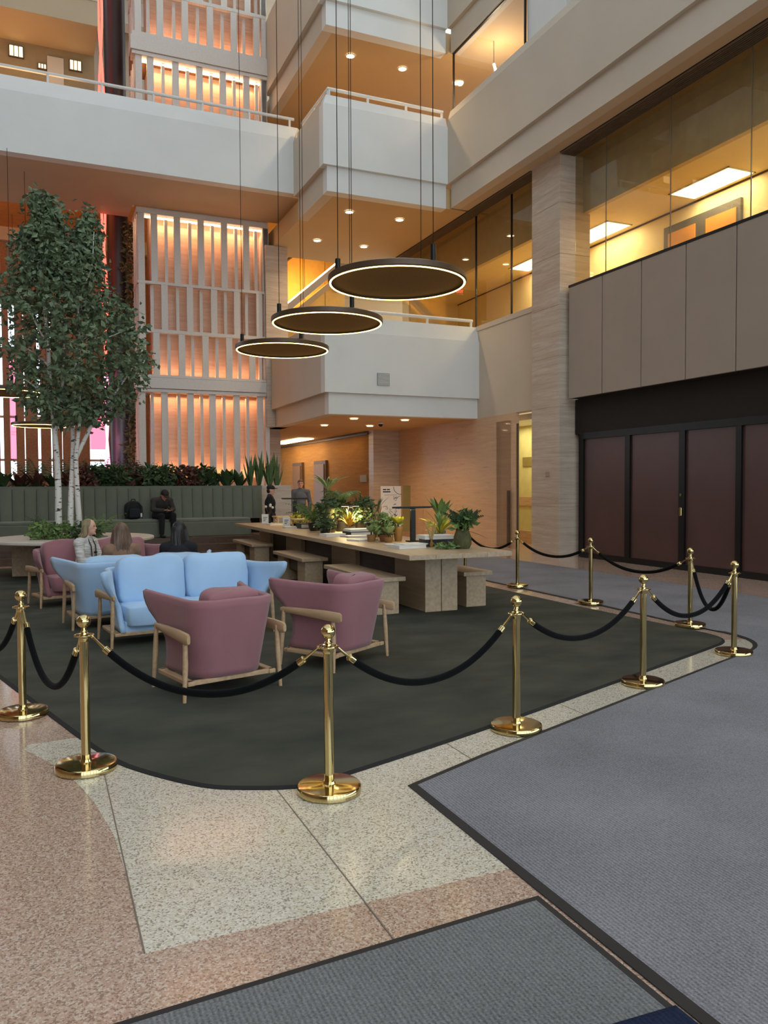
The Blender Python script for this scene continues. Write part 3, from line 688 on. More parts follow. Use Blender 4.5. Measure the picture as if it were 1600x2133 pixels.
# ================================================================== MATS, RUG, STANCHIONS, ROPES
def round_poly(pts, r):
    """round given corners: pts [(x,y,radius)]"""
    out = []; n = len(pts)
    for i in range(n):
        p = Vector(pts[i][:2]); rr = pts[i][2] if len(pts[i]) > 2 else 0
        if not rr: out.append(tuple(p)); continue
        a = Vector(pts[i-1][:2]); b = Vector(pts[(i+1) % n][:2]); u = (a-p).normalized()*rr; v = (b-p).normalized()*rr
        for k in range(11):
            t = k/10; q = p + u*(1-t)**2 + v*t**2; out.append((q.x, q.y))
    return out
def offset_poly(poly, d):
    n = len(poly); out = []
    area = sum(poly[i][0]*poly[(i+1) % n][1]-poly[(i+1) % n][0]*poly[i][1] for i in range(n))
    sg = 1 if area > 0 else -1
    for i in range(n):
        p = Vector(poly[i]); a = (p-Vector(poly[i-1])); b = (Vector(poly[(i+1) % n])-p)
        if a.length < 1e-6: a = b
        if b.length < 1e-6: b = a
        a.normalize(); b.normalize(); na = Vector((-a.y, a.x))*sg; nb = Vector((-b.y, b.x))*sg
        m = (na+nb); m = m/max(.3, m.dot(na)) if m.length > 1e-6 else na
        out.append(tuple(p + m*d))
    return out
def floor_mat(name, label, poly, m, edge, w_, z0, z1):
    t = thing(name, label, 'rug' if name == 'area_rug' else 'mat', (poly[0][0], poly[0][1], 0))
    o = Vector((poly[0][0], poly[0][1])); lp = [(x-o.x, y-o.y) for x, y in poly]
    inn = offset_poly(lp, w_)
    MB().prism(inn, z0, z1).build('pile', m, t)
    mb = MB(); n = len(lp)
    for i in range(n):
        j = (i+1) % n
        mb.hexa([(lp[i][0], lp[i][1], z0), (lp[j][0], lp[j][1], z0), (inn[j][0], inn[j][1], z0), (inn[i][0], inn[i][1], z0),
                 (lp[i][0], lp[i][1], z0+(z1-z0)*.35), (lp[j][0], lp[j][1], z0+(z1-z0)*.35), (inn[j][0], inn[j][1], z1+.0005), (inn[i][0], inn[i][1], z1+.0005)])
    mb.build('border', edge, t)
    return t
rug = round_poly([(-.34, 7.49), (.27, 5.25), (.43, 4.81), (.74, 4.36), (.97, 4.19), (1.31, 4.075), (1.62, 4.165), (2.67, 4.53), (4.32, 5.17), (5.72, 5.72), (6.72, 6.12, .45), (6.63, 8.75), (6.63, 11.5), (6.62, 17.6), (-3.0, 17.6)], 0)
def smooth_open(pts):
    out = []
    for i in range(len(pts)-1):
        p0, p1, p2, p3 = (Vector(pts[max(0, i-1)]), Vector(pts[i]), Vector(pts[i+1]), Vector(pts[min(len(pts)-1, i+2)]))
        for k in range(5):
            t = k/5; q = .5*((2*p1)+(p2-p0)*t+(2*p0-5*p1+4*p2-p3)*t*t+(3*p1-p0-3*p2+p3)*t**3); out.append(tuple(q))
    return out+[tuple(pts[-1])]
rug = rug[:1] + smooth_open(rug[1:9]) + rug[9:]
floor_mat('area_rug', 'large dark green area rug with a black bound edge under the lounge', rug, 'rug_green', 'rug_edge', .03, .002, .014)
m1 = round_poly([(1.82, -2.0), (1.82, 3.87), (2.43, 4.13), (5.75, 5.42), (6.95, 5.86, .75), (6.88, 6.6), (6.93, 8.6), (6.98, 12.0), (7.0, 16.3), (9.5, 16.3), (9.58, 12), (9.58, -2.0)], 0)
floor_mat('carpet_mat', 'big grey ribbed carpet mat with a rubber edge right of the rug', m1, 'mat_grey', 'rubber', .045, .003, .013)
floor_mat('carpet_mat', 'darker grey ribbed mat at the bottom of the view', [(-3, 2.30), (-3, -1.5), (1.80, -1.5), (1.80, 2.605)], 'mat_grey_dark', 'rubber', .035, .003, .013)
floor_mat('carpet_mat', 'navy mat corner at the bottom edge of the view', [(1.0, 1.90), (1.0, .2), (1.80, .2), (1.80, 1.86)], 'mat_navy', 'mat_navy', .02, .013, .020)

SH = .905
def make_stanchion():
    t = thing('stanchion', 'x', 'stanchion')
    MB().lathe([(.165, .0), (.172, .004), (.172, .012), (.172, .036), (.168, .041), (.155, .043), (.06, .045), (.034, .047), (.03, .06)], 56).build('base', 'brass', t, True)
    MB().lathe([(.0262, .045), (.0262, .755)], 28).build('post', 'brass', t, True)
    MB().lathe([(.027, .75), (.030, .757), (.030, .775), (.018, .782), (.016, .80), (.021, .806), (.016, .815), (.013, .84)], 24).build('collar', 'brass', t, True)
    MB().ball((0, 0, .866), .039, 24, 16).build('ball_finial', 'brass', t, True)
    MB().torus(.052, .0055, (0, 0, .785), 28, 8).build('hook_ring', 'brass', t, True)
    return t
SP = dict(Z=(-.62, 7.75), A=(-.14, 6.23), B=(.22, 4.88), C=(1.40, 3.97), D=(2.91, 4.47), E=(4.52, 5.06), F=(6.12, 5.60), G=(6.82, 6.87), H=(6.91, 8.77), I=(6.99, 10.71), J=(7.1, 12.6))
SL = dict(Z='brass stanchion just outside the left edge of the view', A='brass stanchion nearest the left edge', B='second brass stanchion from the left, beside the rounded rug corner', C='tallest nearest brass stanchion in front of the pink armchairs',
          D='brass stanchion right of centre beside the grey mat', E='brass stanchion on the cream strip between rug and grey mat, third from the right edge', F='rightmost brass stanchion at the rounded mat corner',
          G='brass stanchion just left of the rightmost one, before the maroon doors', H='brass stanchion in front of the first dark door', I='brass stanchion in front of the travertine pillar', J='far brass stanchion mostly hidden behind the long table end')
proto = make_stanchion()
for i, k in enumerate(SP):
    o = proto if i == 0 else copy_tree(proto)
    o.location = (SP[k][0], SP[k][1], .003 if k in 'AB' else .004); tag(o, SL[k], 'stanchion', 'brass stanchions around the lounge'); o.rotation_euler.z = i*.7
    if k in ('G', 'H', 'I', 'J'): o.location.z = .0145
def rope(a, b, low, label):
    pa, pb = Vector((*SP[a], .783)), Vector((*SP[b], .783)); d = (pb-pa); L = d.length; d.normalize()
    base = Vector((pa.x, pa.y, 0)); t = thing('velvet_rope', label, 'rope', base, 0, 'black velvet ropes between stanchions')
    A, B = pa+d*.055-base, pb-d*.055-base
    pts = []
    for i in range(33):
        u = i/32; q = A.lerp(B, u); s = (abs(2*u-1))**2.1; q.z = low + (.783-low)*s; pts.append(q)
    e = 2
    MB().tube(pts[e:-e], .021, 10).build('cord', 'velvet_black', t, True)
    for s_, pp in ((0, pts), (1, pts[::-1])):
        h = MB(); h.tube([pp[0], pp[1], pp[2]], [.006, .007, .010], 8)
        dd = (pp[e+1]-pp[e]).normalized(); h.tube([pp[e]-dd*.012, pp[e]-dd*.005, pp[e]+dd*.035], [.012, .021, .021], 12); h.ball(pp[0], .011, 8, 6)
        h.build('snap_hook', 'brass', t, True)
for a, b, l, lab in (('Z', 'A', .36, 'black velvet rope running off the left edge'), ('A', 'B', .36, 'deep sagging black velvet rope between the two left stanchions'),
                     ('B', 'C', .49, 'black velvet rope in front of the nearest pink armchair'), ('C', 'D', .475, 'black velvet rope in the middle foreground across the dark rug'),
                     ('D', 'E', .515, 'black velvet rope right of centre over the rug edge'), ('E', 'F', .48, 'black velvet rope along the cream strip at the right'),
                     ('F', 'G', .33, 'steep black velvet rope between the two rightmost stanchions'), ('G', 'H', .55, 'black velvet rope in front of the maroon doors'),
                     ('H', 'I', .585, 'black velvet rope in front of the pillar foot'), ('I', 'J', .56, 'far black velvet rope running behind the long table end')):
    rope(a, b, l, lab)
# ================================================================== SOFAS AND ARMCHAIRS
def shell(w2, top=.75, bot=.15):
    """wing back shell: U in plan, flared ears; front is -y"""
    NV = 12; th = .055
    def path(v, off):
        z = bot + (top-bot)*v
        e_ = min(1, max(0, (v-.35)/.55)); fl = .02 + (.07 if w2 < .6 else .15)*e_*e_*(3-2*e_)
        a = w2-.10 + .065*v - off; yb = .30 + .11*v - off
        yf = -.30 - .02*v + (.09*math.sin(min(1, v/.75)*PI)) - .09*min(1, max(0, (v-.5)/.4))**1.5
        r = .20-off*.6; pts = []; yc = yb-r
        for k in range(9):
            u = k/9; y = yf + (yc-yf)*u; pts.append((-(a + fl*(1-u)**1.7), y, z+.03*(1-u)**2*v))
        for k in range(9):
            q = PI/2*k/8; pts.append((-(a-r) - r*math.cos(q), yc + r*math.sin(q), z))
        nb = 7
        for k in range(1, nb): pts.append((-(a-r) + 2*(a-r)*k/nb, yb + .012*math.sin(PI*k/nb), z + .005*math.sin(PI*k/nb)))
        h = len(pts); right = [(-x, y, zz) for x, y, zz in pts[:18]][::-1]
        return pts + right
    rings = [path(k/NV, 0) for k in range(NV+1)]
    inner = [path(k/NV, th) for k in range(NV, -1, -1)]
    rim = [tuple((Vector(a)+Vector(b))/2 + Vector((0, 0, .016))) for a, b in zip(rings[-1], inner[0])]
    allr = rings + [rim] + inner; m = len(allr[0]); vs = [p for r_ in allr for p in r_]; fs = []
    for i in range(len(allr)-1):
        for k in range(m-1): fs.append((i*m+k, i*m+k+1, (i+1)*m+k+1, (i+1)*m+k))
    n = len(allr)
    for k in range(m-1): fs.append((k, (n-1)*m+k, (n-1)*m+k+1, k+1))
    mb = MB(); mb.add(vs, fs)
    # close the two front ends with strips between outer and inner
    for k in (0, m-1):
        for i in range(NV):
            q = (i*m+k, (i+1)*m+k, (n-2-i)*m+k, (n-1-i)*m+k); mb.f.append(q)
        mb.f.append((NV*m+k, (NV+1)*m+k, (NV+2)*m+k))
    return mb
def plank(pts, hw, hh):
    mb = MB(); sec = [(1, .55), (.6, 1), (-.6, 1), (-1, .55), (-1, -.55), (-.6, -1), (.6, -1), (1, -.55)]
    n = len(pts)
    for (x, y, z), a, b in zip(pts, hw, hh): mb.v += [(x+u*a, y, z+v*b) for u, v in sec]
    mb.f = [(i*8+k, i*8+(k+1) % 8, (i+1)*8+(k+1) % 8, (i+1)*8+k) for i in range(n-1) for k in range(8)] + [tuple(range(7, -1, -1)), tuple((n-1)*8+k for k in range(8))]
    return mb
def seat_unit(name, label, cat, loc, rot, fabric, w2, cushions, group, cz=.62):
    t = thing(name, label, cat, loc, rot, group)
    sm = shell(w2).build('shell', fabric, t, 'all')
    sb = MB().prism([(-(w2-.13), -.28), (w2-.13, -.28), (w2-.13, .08), (w2-.27, .22), (-(w2-.27), .22), (-(w2-.13), .08)], .148, .25).build('seat_base', fabric, t)
    wi = 2*(w2-.14)
    if cushions == 1:
        MB().cushion(0, -.05, .31, wi, .58, .2, 5).build('seat_cushion', fabric, t, 'all')
        MB().cushion(0, .21, .60, wi-.06, .20, .46, 7, puff=.03, seed=random.random()*9, wr=.02, rot=Matrix.Rotation(-.18, 3, 'X')).build('back_cushion', fabric, t, 'all')
    else:
        MB().cushion(0, -.07, .31, wi, .60, .22, 11).build('seat_cushion', fabric, t, 'all')
        for s in (-1, 1):
            MB().cushion(s*wi/4, .15, cz, wi/2-.005, .22, .52, 6.5, puff=.05, seed=random.random()*9, wr=.034, rot=Matrix.Rotation(-.20, 3, 'X'), n=36, m=20).build('back_cushion', fabric, t, 'all')
    for s in (-1, 1):
        x = s*(w2+.0)
        for y0, yt in ((-.31, -.28), (.31, .29)):
            MB().tube([(x+s*.015, y0, 0), (x, (y0+yt)/2, .28), (x-s*.005, yt, .50)], [.014, .022, .017], 12).build('leg', 'oak', t, True)
        plank([(x-s*.015, -.325, .505), (x-s*.012, -.30, .505), (x, -.1, .505), (x+s*.008, .2, .498), (x+s*.012, .37, .488), (x+s*.012, .395, .488)], [.010, .018, .021, .022, .022, .013], [.016, .024, .030, .040, .042, .030]).build('arm_rail', 'oak', t, True)
        MB().bbox(x-s*.05-.03, x-s*.05+.03, -.30, .30, .112, .148, .008).build('side_rail', 'oak', t)
    for y in (-.27, .27): MB().bbox(-w2+.02, w2-.02, y-.018, y+.018, .112, .148, .006).build('cross_rail', 'oak', t)
    return t
R = math.radians
seat_unit('lounge_sofa', 'light blue two-seat sofa facing the viewer, cushions showing', 'sofa', (1.47, 8.77, .0146), R(8), 'fabric_blue', .87, 2, None)
seat_unit('lounge_sofa', 'light blue two-seat sofa seen from behind, left of the other blue sofa', 'sofa', (1.15, 10.02, .0146), R(188), 'fabric_blue', .87, 2, None, .555)
seat_unit('lounge_sofa', 'dusty pink two-seat sofa at the far left with women beside it', 'sofa', (.76, 12.05, .0146), R(15), 'fabric_pink', .87, 2, None)
seat_unit('armchair', 'dusty pink armchair seen from behind, nearest the rope in front', 'armchair', (1.30, 6.42, .0146), R(194), 'fabric_pink', .40, 1, 'dusty pink armchairs')
seat_unit('armchair', 'dusty pink armchair turned sideways beside the long table', 'armchair', (2.51, 6.93, .0146), R(212), 'fabric_pink', .40, 1, 'dusty pink armchairs')

# ================================================================== LONG TABLE, BENCH STOOLS
TZ = .81; Z0 = .0146
lt = thing('long_table', 'very long pale timber communal table covered with books and plants', 'table', (4.75, 13.1, Z0))
tw_, tl_ = .72, 4.6
for k in range(4):
    a = -tw_ + k*2*tw_/4
    MB().bbox(a+.001, a+2*tw_/4-.001, -tl_, tl_, TZ-.062-Z0, TZ-Z0, .003).build('top_plank', 'ash_table', lt)
for y0, y1 in ((-4.05, -3.1), (-1.6, -.5), (1.2, 2.2), (3.4, 4.3)):
    for a, b in ((-.235, -.005), (.005, .235)): MB().bbox(a, b, y0, y1, 0, TZ-.062-Z0, .004).build('table_leg', 'ash_table', lt)
MB().box(-.16, .16, -3.1, 3.4, .1, TZ-.07-Z0).build('spine', 'dark_walnut', lt)
def stool(x, y0, y1, label):
    t = thing('bench_stool', label, 'bench', (x, (y0+y1)/2, Z0), 0, 'timber bench stools along the long table'); L = (y1-y0)/2
    MB().bbox(-.22, .22, -L, L, .42, .475, .005).build('seat', 'ash_table', t)
    for y in (-L+.06, L-.46): MB().bbox(-.15, .15, y, y+.40, 0, .42, .004).build('leg', 'ash_table', t)
    MB().box(-.06, .06, -L+.4, L-.4, .2, .42).build('stretcher', 'dark_walnut', t)
stool(4.02, 9.05, 10.95, 'nearest timber bench stool on the left of the long table, behind the pink armchair')
stool(4.02, 12.0, 13.7, 'middle timber bench stool on the left of the long table')
stool(4.06, 15.4, 17.1, 'farthest timber bench stool on the left of the long table')
stool(5.36, 9.15, 10.95, 'timber bench stool under the right side of the long table')
stool(5.40, 12.0, 13.7, 'second timber bench stool on the right of the long table, mostly hidden')

# ================================================================== BANQUETTE ON STEPS, PLANTER
bq = thing('banquette', 'long green channel-tufted banquette along the planter', 'bench', (0, 19.7, 0))
for k, (y0, z1) in enumerate(((-1.55, .15), (-1.25, .30), (-.95, .45))):
    MB().box(-7, 4.9, y0, .12, z1-.15, z1).build('step', 'dark_walnut', bq)
MB().bbox(-7, 4.75, -.62, .1, .45, .80, .02).build('seat_base', 'fabric_green', bq)
n = 40
chm = MB(); wch = .25
pr = []
for i in range(9):
    a = i/8; pr.append((-wch/2+.004 + (wch-.008)*a, -.03 - .035*math.sin(PI*a)**.6))
poly = pr + [(wch/2-.004, .06), (-wch/2+.004, .06)]
def extr(poly, z0, z1, lean=0):
    m_ = MB(); k = len(poly)
    m_.v = [(p[0], p[1]-lean, z0) for p in poly] + [(p[0], p[1], z1) for p in poly]
    m_.f = [tuple(range(k-1, -1, -1)), tuple(range(k, 2*k))] + [(i, (i+1) % k, k+(i+1) % k, k+i) for i in range(k)]
    return m_
cme = extr(poly, .84, 1.60, .06).mesh('back_channel'); cme.materials.append(MATS['fabric_green'])
for p in cme.polygons: p.use_smooth = len(p.vertices) == 4
try: cme.set_sharp_from_angle(angle=R(40))
except Exception: pass
for k in range(34): obj('back_channel', cme, bq, (5.05-k*wch, -.02, 0))
sme = MB().cushion(0, -.30, .83, 1.95, .62, .10, 6).mesh('seat_cushion'); sme.materials.append(MATS['fabric_green'])
for p in sme.polygons: p.use_smooth = True
for k in range(5): obj('seat_cushion', sme, bq, (3.8-k*1.96, 0, 0))
MB().box(-7, 5.2, .03, .14, 1.58, 1.66).build('top_rail', 'fabric_green', bq)
pn = thing('planter_box', 'long low planter behind the banquette with a pale end panel', 'planter', (0, 20.0, 0))
MB().box(-7, 5.2, -.02, .06, .45, 1.55).build('front_panel', 'dark_wall', pn)
MB().bbox(5.2, 6.0, -.2, -.1, 0, 1.66, .008).build('end_panel', 'travertine', pn)
MB().box(5.9, 6.0, -.1, 2.6, 0, 1.66).build('side_panel', 'travertine', pn)
MB().box(-7, 5.9, -.0, 3.9, 1.35, 1.52).build('soil', mat('soil', S(52, 40, 32), .95), pn)

# ================================================================== ROUND PLANTER TABLE
rt = thing('round_table', 'pale round planter table around the birch tree', 'table', (.55, 15.75, Z0))
Rt = 1.45
ring = MB(); prof = [(.62, .64), (Rt-.02, .64), (Rt, .655), (Rt, .69), (Rt-.01, .70), (.62, .70)]
nn = 64
ring.v = [(r_*math.cos(2*PI*i/nn), r_*math.sin(2*PI*i/nn), z) for r_, z in prof for i in range(nn)]
ring.f = [(k*nn+i, k*nn+(i+1) % nn, ((k+1) % 6)*nn+(i+1) % nn, ((k+1) % 6)*nn+i) for k in range(6) for i in range(nn)]
ring.build('table_top', mat('pale_top', S(214, 204, 190), .45, var=.03), rt)
MB().lathe([(.64, .0), (.64, .66), (.60, .66), (.60, .5), (0, .5)], 40).build('planter_drum', mat('drum_green', S(92, 98, 88), .7), rt)
MB().lathe([(.60, .5), (.60, .63), (0, .66)], 32).build('soil', 'soil', rt)
for k in range(5):
    a = R(243+k*72); c, s = math.cos(a), math.sin(a)
    m_ = MB().bbox(.64, 1.05, -.03, .03, 0, .64, .005); m_.xform(Matrix.Rotation(a, 4, 'Z')); m_.build('slab_leg', 'ash_table', rt)
# ================================================================== PEOPLE
def remeshed(mb, name, m, parent, vox=.012, it=5, fac=.5):
    me = mb.mesh('tmp'); tmp = bpy.data.objects.new('tmp', me); COL.objects.link(tmp)
    r = tmp.modifiers.new('r', 'REMESH'); r.mode = 'VOXEL'; r.voxel_size = vox
    s = tmp.modifiers.new('s', 'SMOOTH'); s.factor = fac; s.iterations = it
    dg = bpy.context.evaluated_depsgraph_get(); me2 = bpy.data.meshes.new_from_object(tmp.evaluated_get(dg)); bpy.data.objects.remove(tmp)
    me2.name = name
    for p in me2.polygons: p.use_smooth = True
    me2.materials.clear(); me2.materials.append(MATS[m]); return obj(name, me2, parent)
def limb(mb, pts, rs, n=14):
    for i in range(len(pts)-1):
        mb.tube([pts[i], pts[i+1]], [rs[i], rs[i+1]], n)
    for p, r in zip(pts, rs): mb.ball(p, r, n, 10)
def person(name, label, loc, rot, J, skin, top, legs, hair, hairmat, face=(0, -1, -.05), extra=None, build=1.0, grip=(0, -1, -.2), shoes='shoe_dark'):
    t = thing(name, label, 'person', loc, rot); V = {k: Vector(v) for k, v in J.items()}
    f = Vector(face).normalized(); r_ = f.cross(Vector((0, 0, 1))).normalized(); u = r_.cross(f)
    H = Matrix((r_, f, u)).transposed(); hc = V['head']
    b = MB()
    b.ball(hc + u*.02, (.074, .092, .105), 20, 14, H); b.ball(hc + f*.03 - u*.055, (.055, .062, .062), 16, 10, H)
    b.ball(hc + f*.096 - u*.012, (.013, .018, .022), 10, 8, H); b.ball(hc + f*.082 - u*.052, (.026, .012, .009), 10, 6, H)
    b.ball(hc + f*.086 - u*.095, (.02, .014, .016), 10, 6, H)
    for s in (-1, 1): b.ball(hc + r_*s*.076 - f*.005 + u*.0, (.010, .02, .03), 8, 8, H)
    limb(b, [hc - u*.06 - f*.015, V['neck']], [.05, .056])
    sh = (V['shL']-V['shR']).normalized(); up = (V['neck']-V['pelvis']).normalized(); fw = up.cross(sh); 
    T = Matrix((sh, fw, up)).transposed()
    def torso(q, g):
        mid = V['pelvis'].lerp(V['chest'], .5)
        q.ball(V['pelvis'], (.155*build+g, .115*build+g, .13+g), 18, 12, T); q.ball(mid, (.135*build+g, .105*build+g, .15+g), 18, 12, T)
        q.ball(V['chest'], (.158*build+g, .108*build+g, .16+g), 18, 12, T); limb(q, [V['shL'], V['chest'].lerp(V['neck'], .72), V['shR']], [.058+g, .06+g, .058+g])
    def arms(q, g, end=1.0):
        for s in 'LR':
            w_ = V['el'+s].lerp(V['wr'+s], end); limb(q, [V['sh'+s], V['el'+s], w_], [.052*build+g, .041*build+g, .03+g])
    def legsf(q, g, end=1.0):
        for s in 'LR':
            a_ = V['kn'+s].lerp(V['an'+s], end); limb(q, [V['hip'+s], V['kn'+s], a_], [.085*build+g, .058*build+g, .042+g])
    torso(b, 0); arms(b, 0); legsf(b, 0)
    for s in 'LR':
        w_ = V['wr'+s]; d = (w_-V['el'+s]).normalized(); d = (d + Vector(grip)*.7).normalized(); side = d.cross(Vector((0, 0, 1)))
        side = (side if side.length > 1e-3 else Vector((1, 0, 0))).normalized(); nrm = side.cross(d); sg = 1 if s == 'L' else -1
        b.ball(w_ + d*.045, (.036, .046, .018), 12, 8, Matrix((side, d, nrm)).transposed())
        for k, ln in enumerate((.062, .072, .068, .052)):
            p0 = w_ + d*.08 + side*(-.027+.018*k)*sg; p1 = p0 + d*ln*.5 - nrm*.008; p2 = p1 + (d*.6-nrm*.6).normalized()*ln*.5
            limb(b, [p0, p1, p2], [.0095, .009, .0075], 8)
        p0 = w_ + d*.03 - side*.03*sg; p1 = p0 + (d*.7-side*sg*.6).normalized()*.035; p2 = p1 + d*.03 - nrm*.01
        limb(b, [p0, p1, p2], [.012, .010, .008], 8)
    remeshed(b, 'body', skin, t, .0095, 3)
    c = MB(); torso(c, .022); arms(c, .02, .96); remeshed(c, 'jacket' if top[1] == 'jacket' else 'shirt', top[0], t, .012, 4)
    cl_ = MB(); limb(cl_, [V['neck']-up*.015-sh*.03, V['neck']-up*.015+sh*.03], [.066, .066]); remeshed(cl_, 'collar', top[0], t, .012, 3)
    p = MB(); p.ball(V['pelvis'], (.17*build, .13*build, .12), 18, 12, T); legsf(p, .016, .93); remeshed(p, 'trousers', legs, t, .013, 4)
    for s in 'LR':
        a_ = V['an'+s]; q = MB(); dr = Vector((f.x, f.y, 0)) if abs(f.z) < .9 else Vector((0, -1, 0)); dr = Vector((0, -1, 0)); 
        q.ball(a_ + dr*.0 + Vector((0, 0, -.035)), (.045, .055, .045), 12, 8); q.ball(a_ + dr*.10 + Vector((0, 0, -.05)), (.046, .11, .032), 14, 8)
        remeshed(q, 'shoe', shoes, t, .012, 3)
    for s in (-1, 1):
        MB().ball(hc + f*.086 + r_*s*.031 + u*.018, (.012, .006, .008), 8, 6, H).build('eye', 'eye_dark', t, True)
        MB().ball(hc + f*.088 + r_*s*.031 + u*.038, (.019, .006, .004), 8, 6, H).build('eyebrow', hairmat, t, True)
    MB().ball(hc + f*.093 - u*.053, (.024, .006, .006), 10, 6, H).build('mouth', 'lips', t, True)
    h = MB(); vox = .010
    h.ball(hc + u*.04 - f*.020, (.086, .092, .094), 20, 14, H)
    if hair == 'short':
        h.ball(hc + u*.085 + f*.03, (.07, .06, .04), 14, 8, H); h.ball(hc - f*.05 - u*.02, (.075, .06, .07), 14, 8, H)
    if hair in ('long', 'bob'):
        back = -f; dn = Vector((0, 0, -1)); ln = .36 if hair == 'long' else .05
        for k in range(-4, 5):
            a = k/4*1.25; o = r_*math.sin(a)*.085 + back*math.cos(a)*.075
            limb(h, [hc + o*.9 + u*.03, hc + o*1.15 + dn*.10, hc + o*1.25 + back*.03 + dn*(.10+ln*.5), hc + o*(1.05 if abs(k) < 3 else 1.2) + back*.035 + dn*(.08+ln*(1-.06*abs(k)))], [.04, .04, .038, .02], 10)
    if hair == 'cap':
        h = MB(); h.ball(hc - f*.045 - u*.01, (.078, .06, .075), 14, 8, H)
    hm = remeshed(h, 'hair', hairmat, t, vox, 4)
    if hair == 'long':
        rg = random.Random(11); sm_ = MB(); back = -f; dn = Vector((0, 0, -1))
        for k in range(54):
            a = rg.uniform(-1.45, 1.45); o = r_*math.sin(a)*.10 + back*math.cos(a)*.095; ln = rg.uniform(.30, .46)
            sm_.tube([hc + u*.11 + o*.35, hc + o*.98 + u*.05, hc + o*1.28 + dn*.10, hc + o*1.42 + back*.03 + dn*(.10+ln*.5), hc + o*rg.uniform(1.15, 1.5) + back*.04 + dn*(.08+ln)], [.004, .010, .012, .011, .003], 5)
        sm_.build('hair_strand', hairmat, hm, True)
    if hair == 'cap' or (extra and 'cap' in extra):
        cp = MB(); cp.ball(hc + u*.065 - f*.008, (.088, .104, .075), 20, 12, H); cp.ball(hc + u*.062 + f*.11, (.07, .07, .010), 14, 8, H)
        remeshed(cp, 'cap', 'cap_dark', t, .010, 3)
    return t, V, H
mat('skin', S(222, 172, 146), .55, var=.05, trans=.05); mat('skin_warm', S(206, 150, 122), .55, var=.05, trans=.05)
mat('eye_dark', S(30, 24, 22), .3); mat('lips', S(160, 92, 84), .5); mat('shoe_dark', S(28, 26, 26), .6)
mat('hair_blonde', S(164, 146, 108), .6, col2=S(122, 106, 78), vscale=30, stretch=(1, 1, .1)); mat('hair_brown', S(126, 98, 78), .55, col2=S(78, 58, 46), vscale=30, stretch=(1, 1, .1))
mat('hair_black', S(36, 28, 26), .5, col2=S(22, 18, 18), vscale=30, stretch=(1, 1, .1)); mat('cap_dark', S(34, 24, 24), .8)
mat('cloth_white', S(238, 234, 228), .85, col2=S(168, 160, 154), vscale=10, stretch=(1, 1, 6), bump=.15, bscale=30); mat('cloth_tan', S(156, 122, 98), .9, col2=S(112, 82, 64), vscale=6)
mat('cloth_black', S(24, 24, 27), .9, var=.15); mat('cloth_charcoal', S(58, 52, 50), .9, var=.15); mat('cloth_grey', S(92, 94, 100), .9, var=.1); mat('cloth_navy', S(34, 34, 42), .9, var=.1)
def seated(seat=.50, lean=0.02, arms='lap', foot=.06, sw=.17, kn=-.46):
    d = dict(pelvis=(0, .05, seat), chest=(0, .06-lean, seat+.34), neck=(0, .04-lean*1.3, seat+.53), head=(0, .0-lean*1.5, seat+.665),
             shL=(sw, .05-lean, seat+.44), shR=(-sw, .05-lean, seat+.44), hipL=(.09, .0, seat-.02), hipR=(-.09, .0, seat-.02),
             knL=(.12, kn, seat+.0), knR=(-.12, kn, seat+.0), anL=(.12, kn-.02, foot+.03), anR=(-.12, kn-.02, foot+.03),
             elL=(sw+.06, -.03-lean, seat+.18), elR=(-sw-.06, -.03-lean, seat+.18), wrL=(.09, -.28-lean*.3, seat+.12), wrR=(-.09, -.26-lean*.3, seat+.12))
    return d
def standing(h=1.75):
    k = h/1.75
    d = dict(pelvis=(0, 0, .95), chest=(0, 0, 1.28), neck=(0, .01, 1.48), head=(0, -.02, 1.62), shL=(.185, 0, 1.41), shR=(-.185, 0, 1.41), hipL=(.09, 0, .92), hipR=(-.09, 0, .92),
             knL=(.10, -.02, .50), knR=(-.10, -.02, .50), anL=(.11, 0, .085), anR=(-.11, 0, .085), elL=(.25, .03, 1.13), elR=(-.25, .03, 1.13), wrL=(.23, -.10, .90), wrR=(-.23, -.10, .90))
    return {a: tuple(c*k for c in v) for a, v in d.items()}
W1, V1, H1 = person('person', 'woman in a white striped jacket with fair hair, looking to the right', (.60, 11.92, .0146), R(52), seated(.45, .03), 'skin', ('cloth_white', 'jacket'), 'cloth_navy', 'bob', 'hair_blonde', face=(.22, -.97, .0))
for s in (-1, 1): MB().tube([V1['neck']+Vector((s*.05, -.05, -.02)), V1['chest']+Vector((s*.055, -.14, .05)), V1['chest']+Vector((s*.05, -.15, -.12))], .008, 6).build('strap', 'cloth_charcoal', W1)
MB().bbox(-.03+.05, .03+.05, V1['chest'].y-.15, V1['chest'].y-.135, V1['chest'].z-.06, V1['chest'].z-.035, .003).build('badge', 'black_metal', W1)
person('person', 'woman with long brown hair seen from behind on the blue sofa', (.90, 10.16, .0146), R(186), seated(.465, .0), 'skin', ('cloth_tan', 'shirt'), 'cloth_navy', 'long', 'hair_brown', face=(.1, -1, 0), build=.94)
person('person', 'woman in black with long dark hair seen from behind on the blue sofa', (1.60, 10.20, .0146), R(170), seated(.465, .03), 'skin', ('cloth_black', 'jacket'), 'cloth_black', 'long', 'hair_black', face=(.55, -.8, -.05), build=.98)
bm = seated(.0, .16, foot=0); bm = {k: (v[0], v[1], v[2]) for k, v in bm.items()}
bm.update(pelvis=(0, .10, .10), chest=(0, -.04, .37), neck=(0, -.13, .51), head=(0, -.22, .58), shL=(.20, -.07, .45), shR=(-.20, -.07, .45), hipL=(.10, .06, .08), hipR=(-.10, .06, .08), knL=(.15, -.36, .11), knR=(-.13, -.36, .10), anL=(.16, -.34, -.325), anR=(-.14, -.36, -.325),
          elL=(.25, -.14, .24), elR=(-.25, -.14, .24), wrL=(.085, -.33, .22), wrR=(-.065, -.33, .22))
